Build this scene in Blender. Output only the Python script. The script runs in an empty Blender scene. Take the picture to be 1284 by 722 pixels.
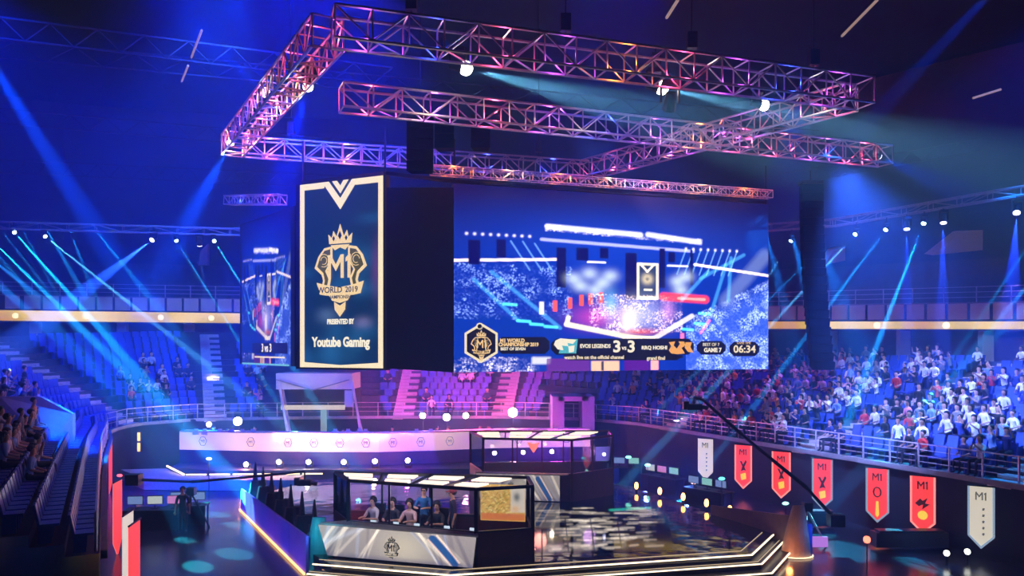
import bpy, bmesh, math, random
import numpy as np
from mathutils import Vector, Matrix
random.seed(7)
S = bpy.context.scene
C = S.collection
# ------------------------------------------------------------------ camera
EYE = 7.0                       # eye height over the arena floor, metres
cam = bpy.data.cameras.new('camera'); cam_ob = bpy.data.objects.new('camera', cam); C.objects.link(cam_ob)
cam_ob.location = (0, 0, EYE); cam_ob.rotation_euler = (math.pi/2, 0, 0)
cam.sensor_width = 36; cam.lens = 1000/1284*36; cam.shift_y = 74/1284; cam.clip_end = 400
S.camera = cam_ob
# ------------------------------------------------------------------ world, exposure
w = bpy.data.worlds.new('night'); S.world = w; w.use_nodes = True
w.node_tree.nodes['Background'].inputs[0].default_value = (.01, .015, .12, 1)
w.node_tree.nodes['Background'].inputs[1].default_value = .3
S.view_settings.view_transform = 'Standard'; S.view_settings.look = 'None'
S.view_settings.exposure = 0.0; S.view_settings.gamma = 1; S.view_settings.use_curve_mapping = False
S.cycles.volume_bounces = 0; S.cycles.sample_clamp_direct = 0; S.cycles.max_bounces = 5; S.cycles.diffuse_bounces = 2; S.cycles.glossy_bounces = 3
S.cycles.transparent_max_bounces = 12; S.cycles.sample_clamp_indirect = 4

def P(px, py, Y):               # a point of the arena at depth Y, surveyed from the stand
    return Vector(((px-642)*Y/1000, Y, EYE-(py-435)*Y/1000))
def G(px, py, z=0.0):           # a point standing on a level z
    Y = 1000*(EYE-z)/(py-435); return Vector(((px-642)*Y/1000, Y, z))
# ------------------------------------------------------------------ materials
MATS = {}
def mk(name, col, rough=.6, metal=0, nscale=6, var=.25, bump=0, objcol=False, spec=.5):
    if name in MATS: return MATS[name]
    m = bpy.data.materials.new(name); m.use_nodes = True; nt = m.node_tree; b = nt.nodes['Principled BSDF']
    b.inputs['Roughness'].default_value = rough; b.inputs['Metallic'].default_value = metal
    b.inputs['Specular IOR Level'].default_value = spec
    tc = nt.nodes.new('ShaderNodeTexCoord'); nz = nt.nodes.new('ShaderNodeTexNoise'); nz.inputs['Scale'].default_value = nscale
    nt.links.new(tc.outputs['Object'], nz.inputs['Vector'])
    mr = nt.nodes.new('ShaderNodeMapRange'); mr.inputs[3].default_value = 1-var; mr.inputs[4].default_value = 1+var
    nt.links.new(nz.outputs['Fac'], mr.inputs[0])
    mx = nt.nodes.new('ShaderNodeVectorMath'); mx.operation = 'SCALE'
    if objcol:
        oi = nt.nodes.new('ShaderNodeObjectInfo'); nt.links.new(oi.outputs['Color'], mx.inputs[0])
    else: mx.inputs[0].default_value = col[:3]
    nt.links.new(mr.outputs[0], mx.inputs['Scale']); nt.links.new(mx.outputs[0], b.inputs['Base Color'])
    if bump:
        bp = nt.nodes.new('ShaderNodeBump'); bp.inputs['Strength'].default_value = bump; bp.inputs['Distance'].default_value = .05
        nt.links.new(nz.outputs['Fac'], bp.inputs['Height']); nt.links.new(bp.outputs[0], b.inputs['Normal'])
    MATS[name] = m; return m
def em(name, col, s, base=(.02, .02, .02)):
    if name in MATS: return MATS[name]
    m = bpy.data.materials.new(name); m.use_nodes = True; b = m.node_tree.nodes['Principled BSDF']
    b.inputs['Base Color'].default_value = (*base, 1); b.inputs['Roughness'].default_value = .5
    b.inputs['Emission Color'].default_value = (*col, 1); b.inputs['Emission Strength'].default_value = s
    m.cycles.emission_sampling = 'NONE'; MATS[name] = m; return m
def led_attr(name, s):
    m = bpy.data.materials.new(name); m.use_nodes = True; nt = m.node_tree; b = nt.nodes['Principled BSDF']
    b.inputs['Base Color'].default_value = (.01, .01, .01, 1); b.inputs['Roughness'].default_value = .5
    a = nt.nodes.new('ShaderNodeAttribute'); a.attribute_name = 'Col'
    nt.links.new(a.outputs['Color'], b.inputs['Emission Color']); b.inputs['Emission Strength'].default_value = s; m.cycles.emission_sampling = 'NONE'
    return m
black = mk('black_paint', (.008, .008, .012), .5)
drape = mk('black_drape', (.012, .010, .022), .8, nscale=2, var=.5, bump=.3)
alu = mk('aluminium', (.75, .72, .74), .35, .85, var=.12)
steel = mk('rail_steel', (.55, .55, .62), .4, .3, var=.15)
concrete = mk('concrete', (.30, .30, .34), .8, nscale=3, var=.3, bump=.2)
concrete_dark = mk('concrete_dark', (.07, .07, .10), .85, nscale=3, var=.4, bump=.2)
white_panel = mk('white_panel', (.7, .7, .72), .6, nscale=2, var=.15)
ceil_m = mk('ceiling_dark', (.005, .006, .014), .9, nscale=.4, var=.6)
seat_m = mk('seat_plastic', (.05, .10, .55), .45, nscale=1.5, var=.35)
purple_cloth = mk('barrier_cloth', (.22, .12, .9), .6, nscale=1.5, var=.35)
wood_dark = mk('booth_maroon', (.06, .012, .022), .5, nscale=8, var=.4)
skin_m = mk('skin', (.55, .33, .24), .55, var=.1)
skin_d = mk('skin_dark', (.32, .18, .12), .55, var=.1)
shirt_m = mk('shirt', (.5, .5, .5), .8, nscale=12, var=.15, objcol=True)
pants_m = mk('trousers', (.02, .022, .045), .8, nscale=12)
hair_m = mk('hair', (.012, .009, .008), .55)
white_led = em('white_strip', (1, .85, .68), 2.6)
gold_led = em('gold_print', (1, .74, .42), .9)
cream_led = em('cream_print', (1, .93, .78), 1.0)
lens_w = em('lamp_lens', (1, .92, .8), 30)
lens_c = em('cyan_lens', (.5, .95, 1), 14)
lens_b = em('blue_lens', (.45, .5, 1), 8)
lens_o = em('orange_lens', (1, .42, .12), 10)
lens_p = em('pink_lens', (1, .45, .75), 16)
# glossy dark dance-floor finish
deck_m = bpy.data.materials.new('glossy_deck'); deck_m.use_nodes = True
nt = deck_m.node_tree; b = nt.nodes['Principled BSDF']
b.inputs['Base Color'].default_value = (.03, .03, .04, 1); b.inputs['Roughness'].default_value = .06; b.inputs['IOR'].default_value = 2.2
tc = nt.nodes.new('ShaderNodeTexCoord'); n1 = nt.nodes.new('ShaderNodeTexNoise'); n1.inputs['Scale'].default_value = 1.1; n1.inputs['Detail'].default_value = 1.5
bp = nt.nodes.new('ShaderNodeBump'); bp.inputs['Strength'].default_value = .35; bp.inputs['Distance'].default_value = .06
nt.links.new(tc.outputs['Object'], n1.inputs['Vector']); nt.links.new(n1.outputs['Fac'], bp.inputs['Height']); nt.links.new(bp.outputs[0], b.inputs['Normal'])
floor_m = mk('arena_floor', (.05, .055, .085), .22, nscale=1.2, var=.35, bump=.12)

# ------------------------------------------------------------------ helpers
def tag(o, label=None, cat=None, group=None, kind=None):
    if label: o['label'] = label
    if cat: o['category'] = cat
    if group: o['group'] = group
    if kind: o['kind'] = kind
    return o
def empty(name, loc=(0, 0, 0), label=None, cat=None, group=None, kind=None, rz=0):
    o = bpy.data.objects.new(name, None); C.objects.link(o); o.location = loc; o.rotation_euler[2] = rz
    o.empty_display_size = .2
    return tag(o, label, cat, group, kind)
def wloc(p):
    v = Vector((0, 0, 0))
    while p is not None: v += p.location; p = p.parent
    return v
def link(name, me, parent=None):
    o = bpy.data.objects.new(name, me); C.objects.link(o)
    if parent is not None: o.parent = parent
    return o
class MB:
    def __init__(s): s.v = []; s.f = []; s.mi = []
    def add(s, vs, fs, m=0):
        n = len(s.v); s.v += [Vector(v) for v in vs]; s.f += [tuple(n+i for i in f) for f in fs]; s.mi += [m]*len(fs); return s
    def box(s, c, d, rz=0, m=0, rot=None):
        R = rot or Matrix.Rotation(rz, 3, 'Z'); c = Vector(c); vs = []
        for x in (-.5, .5):
            for y in (-.5, .5):
                for z in (-.5, .5): vs.append(c+R@Vector((x*d[0], y*d[1], z*d[2])))
        return s.add(vs, [(0, 1, 3, 2), (4, 6, 7, 5), (0, 4, 5, 1), (2, 3, 7, 6), (0, 2, 6, 4), (1, 5, 7, 3)], m)
    def bar(s, p, q, r, n=4, r2=None, m=0):
        p = Vector(p); q = Vector(q); d = (q-p)
        if d.length < 1e-6: return s
        d.normalize(); up = Vector((0, 0, 1)) if abs(d.z) < .95 else Vector((1, 0, 0))
        a = d.cross(up).normalized(); b_ = d.cross(a); r2 = r if r2 is None else r2; vs = []
        for k in range(n):
            t = 2*math.pi*(k+.5)/n; e = a*math.cos(t)+b_*math.sin(t); vs += [p+e*r, q+e*r2]
        fs = [(2*k, 2*((k+1) % n), 2*((k+1) % n)+1, 2*k+1) for k in range(n)]
        fs += [tuple(2*k for k in range(n))[::-1], tuple(2*k+1 for k in range(n))]
        return s.add(vs, fs, m)
    def prism(s, poly, z0, z1, m=0):       # polygon in XY, extruded in Z
        n = len(poly); vs = [(p[0], p[1], z0) for p in poly]+[(p[0], p[1], z1) for p in poly]
        return s.add(vs, [tuple(range(n))[::-1], tuple(range(n, 2*n))]+[(i, (i+1) % n, n+(i+1) % n, n+i) for i in range(n)], m)
    def slab(s, pts, nrm, t, m=0):         # planar polygon with thickness t along nrm
        n = len(pts); pts = [Vector(p) for p in pts]; nv = Vector(nrm).normalized()*t
        return s.add([p for p in pts]+[p+nv for p in pts], [tuple(range(n))[::-1], tuple(range(n, 2*n))]+[(i, (i+1) % n, n+(i+1) % n, n+i) for i in range(n)], m)
    def ball(s, c, r, n=8, k=5, m=0, sc=(1, 1, 1)):
        c = Vector(c); vs = [c+Vector((0, 0, r*sc[2]))]
        for i in range(1, k):
            a = math.pi*i/k
            for j in range(n):
                t = 2*math.pi*j/n; vs.append(c+Vector((r*math.sin(a)*math.cos(t)*sc[0], r*math.sin(a)*math.sin(t)*sc[1], r*math.cos(a)*sc[2])))
        vs.append(c-Vector((0, 0, r*sc[2]))); fs = [(0, 1+j, 1+(j+1) % n) for j in range(n)]
        for i in range(k-2):
            for j in range(n): a0 = 1+i*n; fs.append((a0+j, a0+n+j, a0+n+(j+1) % n, a0+(j+1) % n))
        L = len(vs)-1; a0 = 1+(k-2)*n; fs += [(a0+j, L, a0+(j+1) % n) for j in range(n)]
        return s.add(vs, fs, m)
    def mesh(s, name, mats, off=Vector((0, 0, 0))):
        me = bpy.data.meshes.new(name); me.from_pydata([tuple(v-off) for v in s.v], [], s.f)
        for m in (mats if isinstance(mats, (list, tuple)) else [mats]): me.materials.append(m)
        me.polygons.foreach_set('material_index', s.mi)
        bm = bmesh.new(); bm.from_mesh(me); bmesh.ops.recalc_face_normals(bm, faces=bm.faces); bm.to_mesh(me); bm.free()
        return me
    def build(s, name, mats, parent=None):
        if parent is None:
            xs = [v.x for v in s.v]; ys = [v.y for v in s.v]; zs = [v.z for v in s.v]
            off = Vector(((min(xs)+max(xs))/2, (min(ys)+max(ys))/2, min(zs)))
            o = link(name, s.mesh(name, mats, off)); o.location = off; return o
        return link(name, s.mesh(name, mats, wloc(parent)), parent)
def copy_tree(o, parent=None):
    c = o.copy(); C.objects.link(c); c.parent = parent
    for ch in list(o.children): copy_tree(ch, c)
    return c
def struct(name, mb, m, parent=None):
    o = mb.build(name, m, parent)
    if parent is None: o['kind'] = 'structure'
    return o
FONTS = {}
def text_mesh(s, size, depth=.01, bold=.0):
    cu = bpy.data.curves.new('t', 'FONT'); cu.body = s; cu.size = size; cu.extrude = depth; cu.offset = bold
    cu.align_x = 'CENTER'; cu.align_y = 'CENTER'; cu.resolution_u = 3
    o = bpy.data.objects.new('t', cu); C.objects.link(o)
    me = bpy.data.meshes.new_from_object(o.evaluated_get(bpy.context.evaluated_depsgraph_get()))
    bpy.data.objects.remove(o); return me
def text(s, c, right, up, size, m, parent, name='lettering', depth=.01, bold=0, sx=1):
    me = text_mesh(s, size, depth, bold); me.materials.clear(); me.materials.append(m); right = Vector(right).normalized(); up = Vector(up).normalized(); n = right.cross(up)
    o = link(name, me, parent)
    M = Matrix((right*sx, up, n)).transposed().to_4x4(); M.translation = Vector(c)-(wloc(parent) if parent else Vector())
    o.matrix_local = M; return o

# ------------------------------------------------------------------ lights
def spot(p, q, ang, col, e, blend=.25, r=.08):
    l = bpy.data.lights.new('spot', 'SPOT'); l.energy = e; l.color = col; l.spot_size = math.radians(ang); l.spot_blend = blend; l.shadow_soft_size = r
    o = bpy.data.objects.new('spot_light', l); C.objects.link(o); d = Vector(q)-Vector(p); o.location = Vector(p)
    o.rotation_euler = d.to_track_quat('-Z', 'Y').to_euler(); return o
def point(p, col, e, r=.1):
    l = bpy.data.lights.new('point', 'POINT'); l.energy = e; l.color = col; l.shadow_soft_size = r
    o = bpy.data.objects.new('lamp_light', l); C.objects.link(o); o.location = p; return o
def area(p, q, sx, sy, col, e):
    l = bpy.data.lights.new('wash', 'AREA'); l.shape = 'RECTANGLE'; l.size = sx; l.size_y = sy; l.energy = e; l.color = col
    o = bpy.data.objects.new('wash_light', l); C.objects.link(o); o.location = p
    o.rotation_euler = (Vector(q)-Vector(p)).to_track_quat('-Z', 'Y').to_euler(); return o
BLUE = (0, .025, 1); CYAN = (.03, .65, 1); TEAL = (.1, .8, 1); PURP = (.25, .02, 1); MAG = (1, .05, .6); WARM = (1, .6, .35); WCY = (.45, .85, 1)
K = 1.0
# big colour washes of the house rig (high in the roof, facing down and across the haze)
WASH = [
 (P(420, -250, 24), P(300, 420, 45), 75, BLUE, 95000), (P(-250, -150, 30), P(260, 420, 42), 60, BLUE, 60000),
 (P(800, -200, 26), P(700, 560, 40), 50, (0, .02, 1), 12000), (P(1500, -120, 30), P(1050, 440, 40), 50, (0, .05, 1), 22000),
 (P(1050, 200, 26), P(1180, 520, 34), 62, (.14, .24, 1), 52000), (P(900, 180, 34), P(1000, 500, 42), 50, (.45, .12, 1), 0.1),
 (P(1000, 120, 40), P(960, 500, 45), 40, (.3, .06, 1), 16000), (P(700, 170, 30), P(1140, 385, 46), 30, (.36, .3, 1), 16000), (P(300, -100, 35), P(180, 480, 52), 50, (.02, .12, 1), 52000),
 (P(560, 380, 41), P(570, 500, 52), 70, (1, .08, .6), 9000), (P(690, 380, 40), P(760, 500, 50), 60, (.6, .06, 1), 9000),
]
for p, q, a, c, e in WASH: spot(p, q, a, c, e*K, .6, .3)

def frame_of(p, q):
    d = (Vector(q)-Vector(p)).normalized(); up = Vector((0, 0, 1)) if abs(d.z) < .95 else Vector((0, 1, 0))
    a = d.cross(up).normalized(); return d, a, a.cross(d)
def fixture(p, q, lens, label, cat='stage light', group=None, s=1.0, name='moving_head_light', hang=1):
    """lamp hanging (or standing) at p, its lens looking towards q"""
    p = Vector(p); t = empty(name, p+Vector((0, 0, .42*s*hang)), label, cat, group)
    d, a, u = frame_of(p, q)
    MB().box(p+Vector((0, 0, .38*s*hang)), (.34*s, .26*s, .12*s)).build('base', black, t)
    if hang == 1 and p.z > 10: zt = p.z+.42*s+(.25 if p.z+.42*s > 14 else 14-p.z-.42*s); MB().bar(p+Vector((0, 0, .4*s)), (p.x, p.y, zt), .03, 6).build('hanging_pole', black, t)
    y = MB()
    for k in (-1, 1): y.box(p+Vector((k*.19*s, 0, .17*s*hang)), (.04*s, .1*s, .38*s))
    y.box(p+Vector((0, 0, .33*s*hang)), (.42*s, .1*s, .04*s)).build('yoke', black, t)
    hs = MB().bar(p-d*.2*s, p+d*.16*s, .11*s, 10, .15*s).build('housing', black, t)
    MB().bar(p+d*.16*s, p+d*.19*s, .135*s, 12).build('lens', lens, hs)
    return p+d*.5*s

# ------------------------------------------------------------------ haze filling the arena
hz = MB().box((0, 36, 13.4), (130, 110, 27.6)).build('haze', black); tag(hz, 'thin blue theatrical haze filling the whole arena', 'haze', kind='stuff')
hm = bpy.data.materials.new('haze'); hm.use_nodes = True; nt = hm.node_tree; nt.nodes.clear()
o_ = nt.nodes.new('ShaderNodeOutputMaterial'); vs_ = nt.nodes.new('ShaderNodeVolumeScatter'); vs_.inputs['Density'].default_value = .0135; vs_.inputs['Anisotropy'].default_value = .25
vs_.inputs['Color'].default_value = (.10, .34, 1, 1)
nt.links.new(vs_.outputs[0], o_.inputs['Volume']); hz.data.materials.clear(); hz.data.materials.append(hm)

# ------------------------------------------------------------------ bowl: rim, terraces, walls
struct('floor', MB().box((0, 36, -.1), (130, 110, .2)), floor_m)
struct('ceiling', MB().box((0, 36, 27.6), (130, 110, .3)), ceil_m)
RIM = [(-8.8, 17), (-11.1, 21.5), (-13.4, 26), (-16.4, 32), (-19.2, 38), (-21.3, 42), (-21.8, 45.6), (-19.4, 48.8), (-14, 50), (-8, 50.5), (0, 50.5), (4.6, 49), (7.3, 46.3), (9.8, 40.5), (11.6, 36.4), (12.9, 33.2), (14.8, 28.7), (16.2, 25.3), (18.4, 20), (19.6, 16)]
RP = [Vector((x, y, 0)) for x, y in RIM]
cum = [0]
for a, b_ in zip(RP, RP[1:]): cum.append(cum[-1]+(b_-a).length)
LEN = cum[-1]
def rim_at(s):
    s = max(0, min(LEN-1e-4, s))
    for i in range(len(RP)-1):
        if s <= cum[i+1]: return RP[i].lerp(RP[i+1], (s-cum[i])/(cum[i+1]-cum[i]))
def nrm_at(s):
    d = rim_at(min(LEN, s+2.5))-rim_at(max(0, s-2.5)); d.normalize(); return Vector((-d.y, d.x, 0))
def blendf(s, pts):
    xs = [p[0] for p in pts]; return float(np.interp(s, xs, [p[1] for p in pts]))
sF = cum[7]; sR = cum[12]
DEP = lambda s: blendf(s, [(0, 9), (cum[4], 9), (sF, 11), (cum[10], 11), (sR, 13), (LEN, 14)])
ZB = lambda s: blendf(s, [(0, 6.3), (cum[4], 6.6), (sF, 8.1), (cum[10], 8.0), (sR, 6.1), (cum[15], 6.3), (LEN, 6.5)])
ZF = 2.6; ROWS = 14
NS = 84
ST = [LEN*i/NS for i in range(NS+1)]
def bowl(s, v):                # v 0..1 from rim to back
    p = rim_at(s)+nrm_at(s)*(DEP(s)*v); return p
def bz(s, r): return ZF+(ZB(s)-ZF)*r/ROWS
stand = empty('lower_stand', (0, 50, 0), kind='structure')
for r in range(ROWS):
    m = MB()
    for i in range(NS):
        s0, s1 = ST[i], ST[i+1]; z0, z1 = bz(s0, r), bz(s1, r); zz0, zz1 = bz(s0, r+1), bz(s1, r+1)
        a, b_, c, d = bowl(s0, r/ROWS), bowl(s1, r/ROWS), bowl(s1, (r+1)/ROWS), bowl(s0, (r+1)/ROWS)
        U = lambda p, z: Vector((p.x, p.y, z))
        m.add([U(a, z0), U(b_, z1), U(c, z1), U(d, z0), U(c, zz1), U(d, zz0)], [(0, 1, 2, 3), (3, 2, 4, 5)])
    m.build('terrace_step', concrete_dark, stand)
def wall_strip(s0, s1, z0, z1, off=0.0, n=20, thick=0):
    m = MB()
    for i in range(n):
        a = s0+(s1-s0)*i/n; b_ = s0+(s1-s0)*(i+1)/n
        p = rim_at(a)+nrm_at(a)*off; q = rim_at(b_)+nrm_at(b_)*off
        if thick:
            pn = p-nrm_at(a)*thick; qn = q-nrm_at(b_)*thick
            m.add([(p.x, p.y, z0), (q.x, q.y, z0), (q.x, q.y, z1), (p.x, p.y, z1), (pn.x, pn.y, z0), (qn.x, qn.y, z0), (qn.x, qn.y, z1), (pn.x, pn.y, z1)],
                  [(0, 1, 2, 3), (4, 5, 6, 7), (3, 2, 6, 7), (0, 1, 5, 4)])
        else: m.add([(p.x, p.y, z0), (q.x, q.y, z0), (q.x, q.y, z1), (p.x, p.y, z1)], [(0, 1, 2, 3)])
    return m
struct('wall_left', wall_strip(0, cum[6], 0, ZF), drape); struct('wall_far', wall_strip(cum[6], sR, 0, ZF), drape); struct('wall_right', wall_strip(sR, LEN, 0, ZF), drape)
struct('trim_1', wall_strip(0, LEN, ZF-.12, ZF+.06, -.02, 60, .14), concrete)
# rail along the rim
def railing(s0, s1, z0, h, step, off, mats, nr=3):
    t = empty('railing', rim_at((s0+s1)/2)+Vector((0, 0, z0)), kind='structure')
    n = max(1, int((s1-s0)/step))
    proto = None
    for i in range(n+1):
        s = s0+(s1-s0)*i/n; p = rim_at(s)+nrm_at(s)*off
        if proto is None: proto = MB().box((0, 0, h/2), (.05, .05, h)).mesh('post', mats)
        o = link('post', proto, t); o.location = p+Vector((0, 0, z0))-t.location
    for k in range(nr):
        m = MB(); z = z0+h*(k+1)/nr
        for i in range(n):
            a = s0+(s1-s0)*i/n; b_ = s0+(s1-s0)*(i+1)/n; p = rim_at(a)+nrm_at(a)*off; q = rim_at(b_)+nrm_at(b_)*off
            m.bar((p.x, p.y, z), (q.x, q.y, z), .028 if k == nr-1 else .016, 4)
        m.build('rail', mats, t)
    return t
railing(cum[5], sR, ZF+.05, .85, 1.5, .06, steel); railing(sR, LEN, ZF+.05, .85, 1.25, .06, steel, 4)
railing(0, cum[5], ZF+.05, .85, 1.6, .06, steel, 2)

# ribbon board, parapet and upper tier, as a ring with its own surveyed course
RING = [(-40, 40, 9.3, 8.6), (-36, 56, 9.63, 8.79), (-20.8, 60, 9.58, 8.74), (0, 62, 9.3, 8.5), (18, 55, 8.8, 8.2), (28.2, 44, 8.45, 7.92), (36, 33, 8.3, 7.75)]
RG = []
for (a, b_) in zip(RING, RING[1:]):
    for k in range(4): RG.append(tuple(a[j]+(b_[j]-a[j])*k/4 for j in range(4)))
RG.append(RING[-1])
rc = [0]
for a, b_ in zip(RG, RG[1:]): rc.append(rc[-1]+math.hypot(b_[0]-a[0], b_[1]-a[1]))
def ring_at(s):
    f = [float(np.interp(s, rc, [p[j] for p in RG])) for j in range(4)]; return Vector((f[0], f[1], 0)), f[2], f[3]
def ring_n(s):
    d = ring_at(min(rc[-1], s+3))[0]-ring_at(max(0, s-3))[0]; d.normalize(); return Vector((-d.y, d.x, 0))
def ring_strip(z0f, z1f, o0, o1, n=64, s0=0, s1=None):
    m = MB(); s1 = s1 or rc[-1]
    for i in range(n):
        a = s0+(s1-s0)*i/n; b_ = s0+(s1-s0)*(i+1)/n
        pa, ta, ba = ring_at(a); pb, tb, bb = ring_at(b_); na, nb = ring_n(a), ring_n(b_)
        A = [pa+na*o0, pb+nb*o0, pb+nb*o1, pa+na*o1]
        m.add([(A[0].x, A[0].y, z0f(ta, ba)), (A[1].x, A[1].y, z0f(tb, bb)), (A[2].x, A[2].y, z1f(tb, bb)), (A[3].x, A[3].y, z1f(ta, ba))], [(0, 1, 2, 3)])
    return m
rb = empty('ribbon_board', ring_at(rc[-1]/2)[0]+Vector((0, 0, 8.5)), 'long glowing cream and yellow LED ribbon along the upper tier edge', 'led ribbon')
# ribbon: coloured along its course
rib_m = bpy.data.materials.new('ribbon_led'); rib_m.use_nodes = True; nt = rib_m.node_tree; b = nt.nodes['Principled BSDF']
b.inputs['Base Color'].default_value = (.02, .02, .02, 1)
tc = nt.nodes.new('ShaderNodeTexCoord'); nz = nt.nodes.new('ShaderNodeTexNoise'); nz.inputs['Scale'].default_value = .16; nz.inputs['Detail'].default_value = 2
cr = nt.nodes.new('ShaderNodeValToRGB'); nt.links.new(tc.outputs['Object'], nz.inputs['Vector']); nt.links.new(nz.outputs['Fac'], cr.inputs[0])
el = cr.color_ramp.elements; el[0].position = .36; el[0].color = (.62, .34, .04, 1); el[1].position = .66; el[1].color = (1, .92, .62, 1)
e_ = el.new(.48); e_.color = (.7, .6, .06, 1); e_ = el.new(.56); e_.color = (.95, .8, .38, 1)
nt.links.new(cr.outputs[0], b.inputs['Emission Color']); b.inputs['Emission Strength'].default_value = .95
ring_strip(lambda t, b: b+.06, lambda t, b: t-.04, -.02, -.02).build('led_band', rib_m, rb)
ring_strip(lambda t, b: b, lambda t, b: t, .05, .05).build('frame', black, rb)
ring_strip(lambda t, b: b-.03, lambda t, b: b+.04, -.05, -.05).build('lower_edge', mk('ribbon_edge', (.1, .1, .12), .5), rb)
dm = MB().bar((0, -.03, 0), (0, .02, 0), .2, 14).mesh('sponsor_disc', em('disc', (1, .95, .9), 1.4))
for s in [5, 11, 17.5, 22, 27, 30.5, 34, 62, 68, 76, 79.5, 83.5, 88, 92]:
    if s > rc[-1]: continue
    p, t_, b0 = ring_at(s); n = ring_n(s); o = link('roundel', dm, rb); o.location = p-n*.05+Vector((0, 0, (t_+b0)/2))-rb.location
    o.rotation_euler = (0, 0, math.atan2(n.y, n.x)-math.pi/2); 
# parapet panels, each one apart
par = empty('parapet', ring_at(rc[-1]/2)[0]+Vector((0, 0, 9)), kind='structure')
pm = MB().box((0, 0, .5), (1.0, .08, .92)).mesh('panel', white_panel)
s = 1.0
while s < rc[-1]-.6:
    p, t_, b0 = ring_at(s); n = ring_n(s)
    o = link('panel', pm, par); o.location = p+n*.1+Vector((0, 0, t_+.04))-par.location; o.rotation_euler = (0, 0, math.atan2(n.y, n.x)-math.pi/2)
    s += 1.17
ring_strip(lambda t, b: t-.02, lambda t, b: t+1.0, .2, .2).build('backing', concrete_dark, par)
ring_strip(lambda t, b: t+1.0, lambda t, b: t+1.08, .05, .05).build('coping', concrete, par)
# upper tier terraces
up = empty('upper_stand', (0, 62, 9), kind='structure')
for r in range(8):
    z0 = .3+r*.5; ring_strip(lambda t, b: t+z0, lambda t, b: t+z0, .3+r*1.0, 1.3+r*1.0, 32).build('terrace_step', concrete_dark, up)
    ring_strip(lambda t, b: t+z0, lambda t, b: t+z0+.5, 1.3+r, 1.3+r, 32).build('terrace_riser', concrete_dark, up)
ut = MB(); 
for k in range(3):
    ring_strip(lambda t, b: t+1.35+k*.3, lambda t, b: t+1.39+k*.3, .3, .3, 64).build('guard_rail', steel, up)
gp = MB().box((0, 0, .5), (.05, .05, 1.0)).mesh('guard_post', steel)
s = 1
while s < rc[-1]:
    p, t_, b0 = ring_at(s); o = link('guard_post', gp, up); o.location = p+ring_n(s)*.3+Vector((0, 0, t_+1.0))-up.location; s += 1.75
struct('wall_back', ring_strip(lambda t, b: 0, lambda t, b: 27, 9.5, 9.5, 32), mk('back_wall', (.03, .035, .08), .9, nscale=.5, var=.5))
struct('wall_concourse', ring_strip(lambda t, b: 3, lambda t, b: b+.05, 1.6, 1.6, 48), mk('concourse_wall', (.10, .06, .13), .9, nscale=.7, var=.6))
# concourse columns beneath the ribbon
cmh = MB().box((0, 0, 0), (.65, .5, 2.2)).mesh('concourse_column', white_panel)
for px in (40, 150, 235, 1033, 1122, 1226, 1330):
    # find the ring point on that bearing
    best = min(np.arange(0, rc[-1], .2), key=lambda s: abs(ring_at(s)[0].x/ring_at(s)[0].y-(px-642)/1000))
    p, t_, b0 = ring_at(best); o = link('column', cmh); o.location = p+ring_n(best)*1.2+Vector((0, 0, b0-1.0)); o['kind'] = 'structure'
# roof steelwork
roofp = [((-60, 22, 22), (-6, 40, 21)), ((-60, 32, 23), (20, 52, 22)), ((-60, 42, 22.5), (0, 58, 21)), ((-50, 52, 20), (-5, 60, 19.5)), ((5, 16, 19), (60, 34, 22)), ((-2, 24, 21), (60, 44, 23)), ((20, 60, 20), (60, 40, 24))]
roof_m = mk('roof_steel', (.03, .03, .045), .8)
for i, (a, b_) in enumerate(roofp):
    t = empty('roof_beam', a, kind='structure'); m = MB(); a = Vector(a); b_ = Vector(b_)
    MB().bar(a, b_, .06).build('top_chord', roof_m, t); MB().bar(a-Vector((0, 0, .9)), b_-Vector((0, 0, .9)), .05).build('bottom_chord', roof_m, t)
    n = 30
    for k in range(n): m.bar(a.lerp(b_, k/n), a.lerp(b_, (k+.5)/n)-Vector((0, 0, .9)), .03); m.bar(a.lerp(b_, (k+1)/n), a.lerp(b_, (k+.5)/n)-Vector((0, 0, .9)), .03)
    m.build('lacing', roof_m, t)['kind'] = 'stuff'
for (p, q) in [(P(253, 38, 34), P(240, 72, 38)), (P(236, 82, 39), P(228, 102, 41)), (P(850, 0, 24), P(836, 22, 26)), (P(1100, 0, 26), P(1056, 45, 30)), (P(440, 64, 40), P(500, 68, 40)), (P(1220, 123, 36), P(1255, 112, 36))]:
    o = MB().bar(p, q, .05, 6).build('ceiling_tube_light', em('tube', (1, .75, .8), .3)); tag(o, 'thin glowing tube lamp up among the roof beams', 'ceiling lamp', 'tube lamps under the roof')
# sloping light-coloured housings in the upper tier
def hood(px, py, Y, wpx, hpx, lab, k=1):
    a = P(px, py+hpx, Y); b_ = P(px+wpx, py+hpx*.75, Y); c = P(px+wpx, py, Y); d = P(px+wpx*.45, py+hpx*.15, Y)
    o = MB().slab([a, b_, c, d], (0, 1, .2), 1.2).build('stairwell_housing', white_panel); o['kind'] = 'structure'
hood(1170, 286, 54, 82, 34, ''); hood(1034, 310, 60, 26, 22, ''); hood(244, 306, 68, 16, 60, '')

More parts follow.
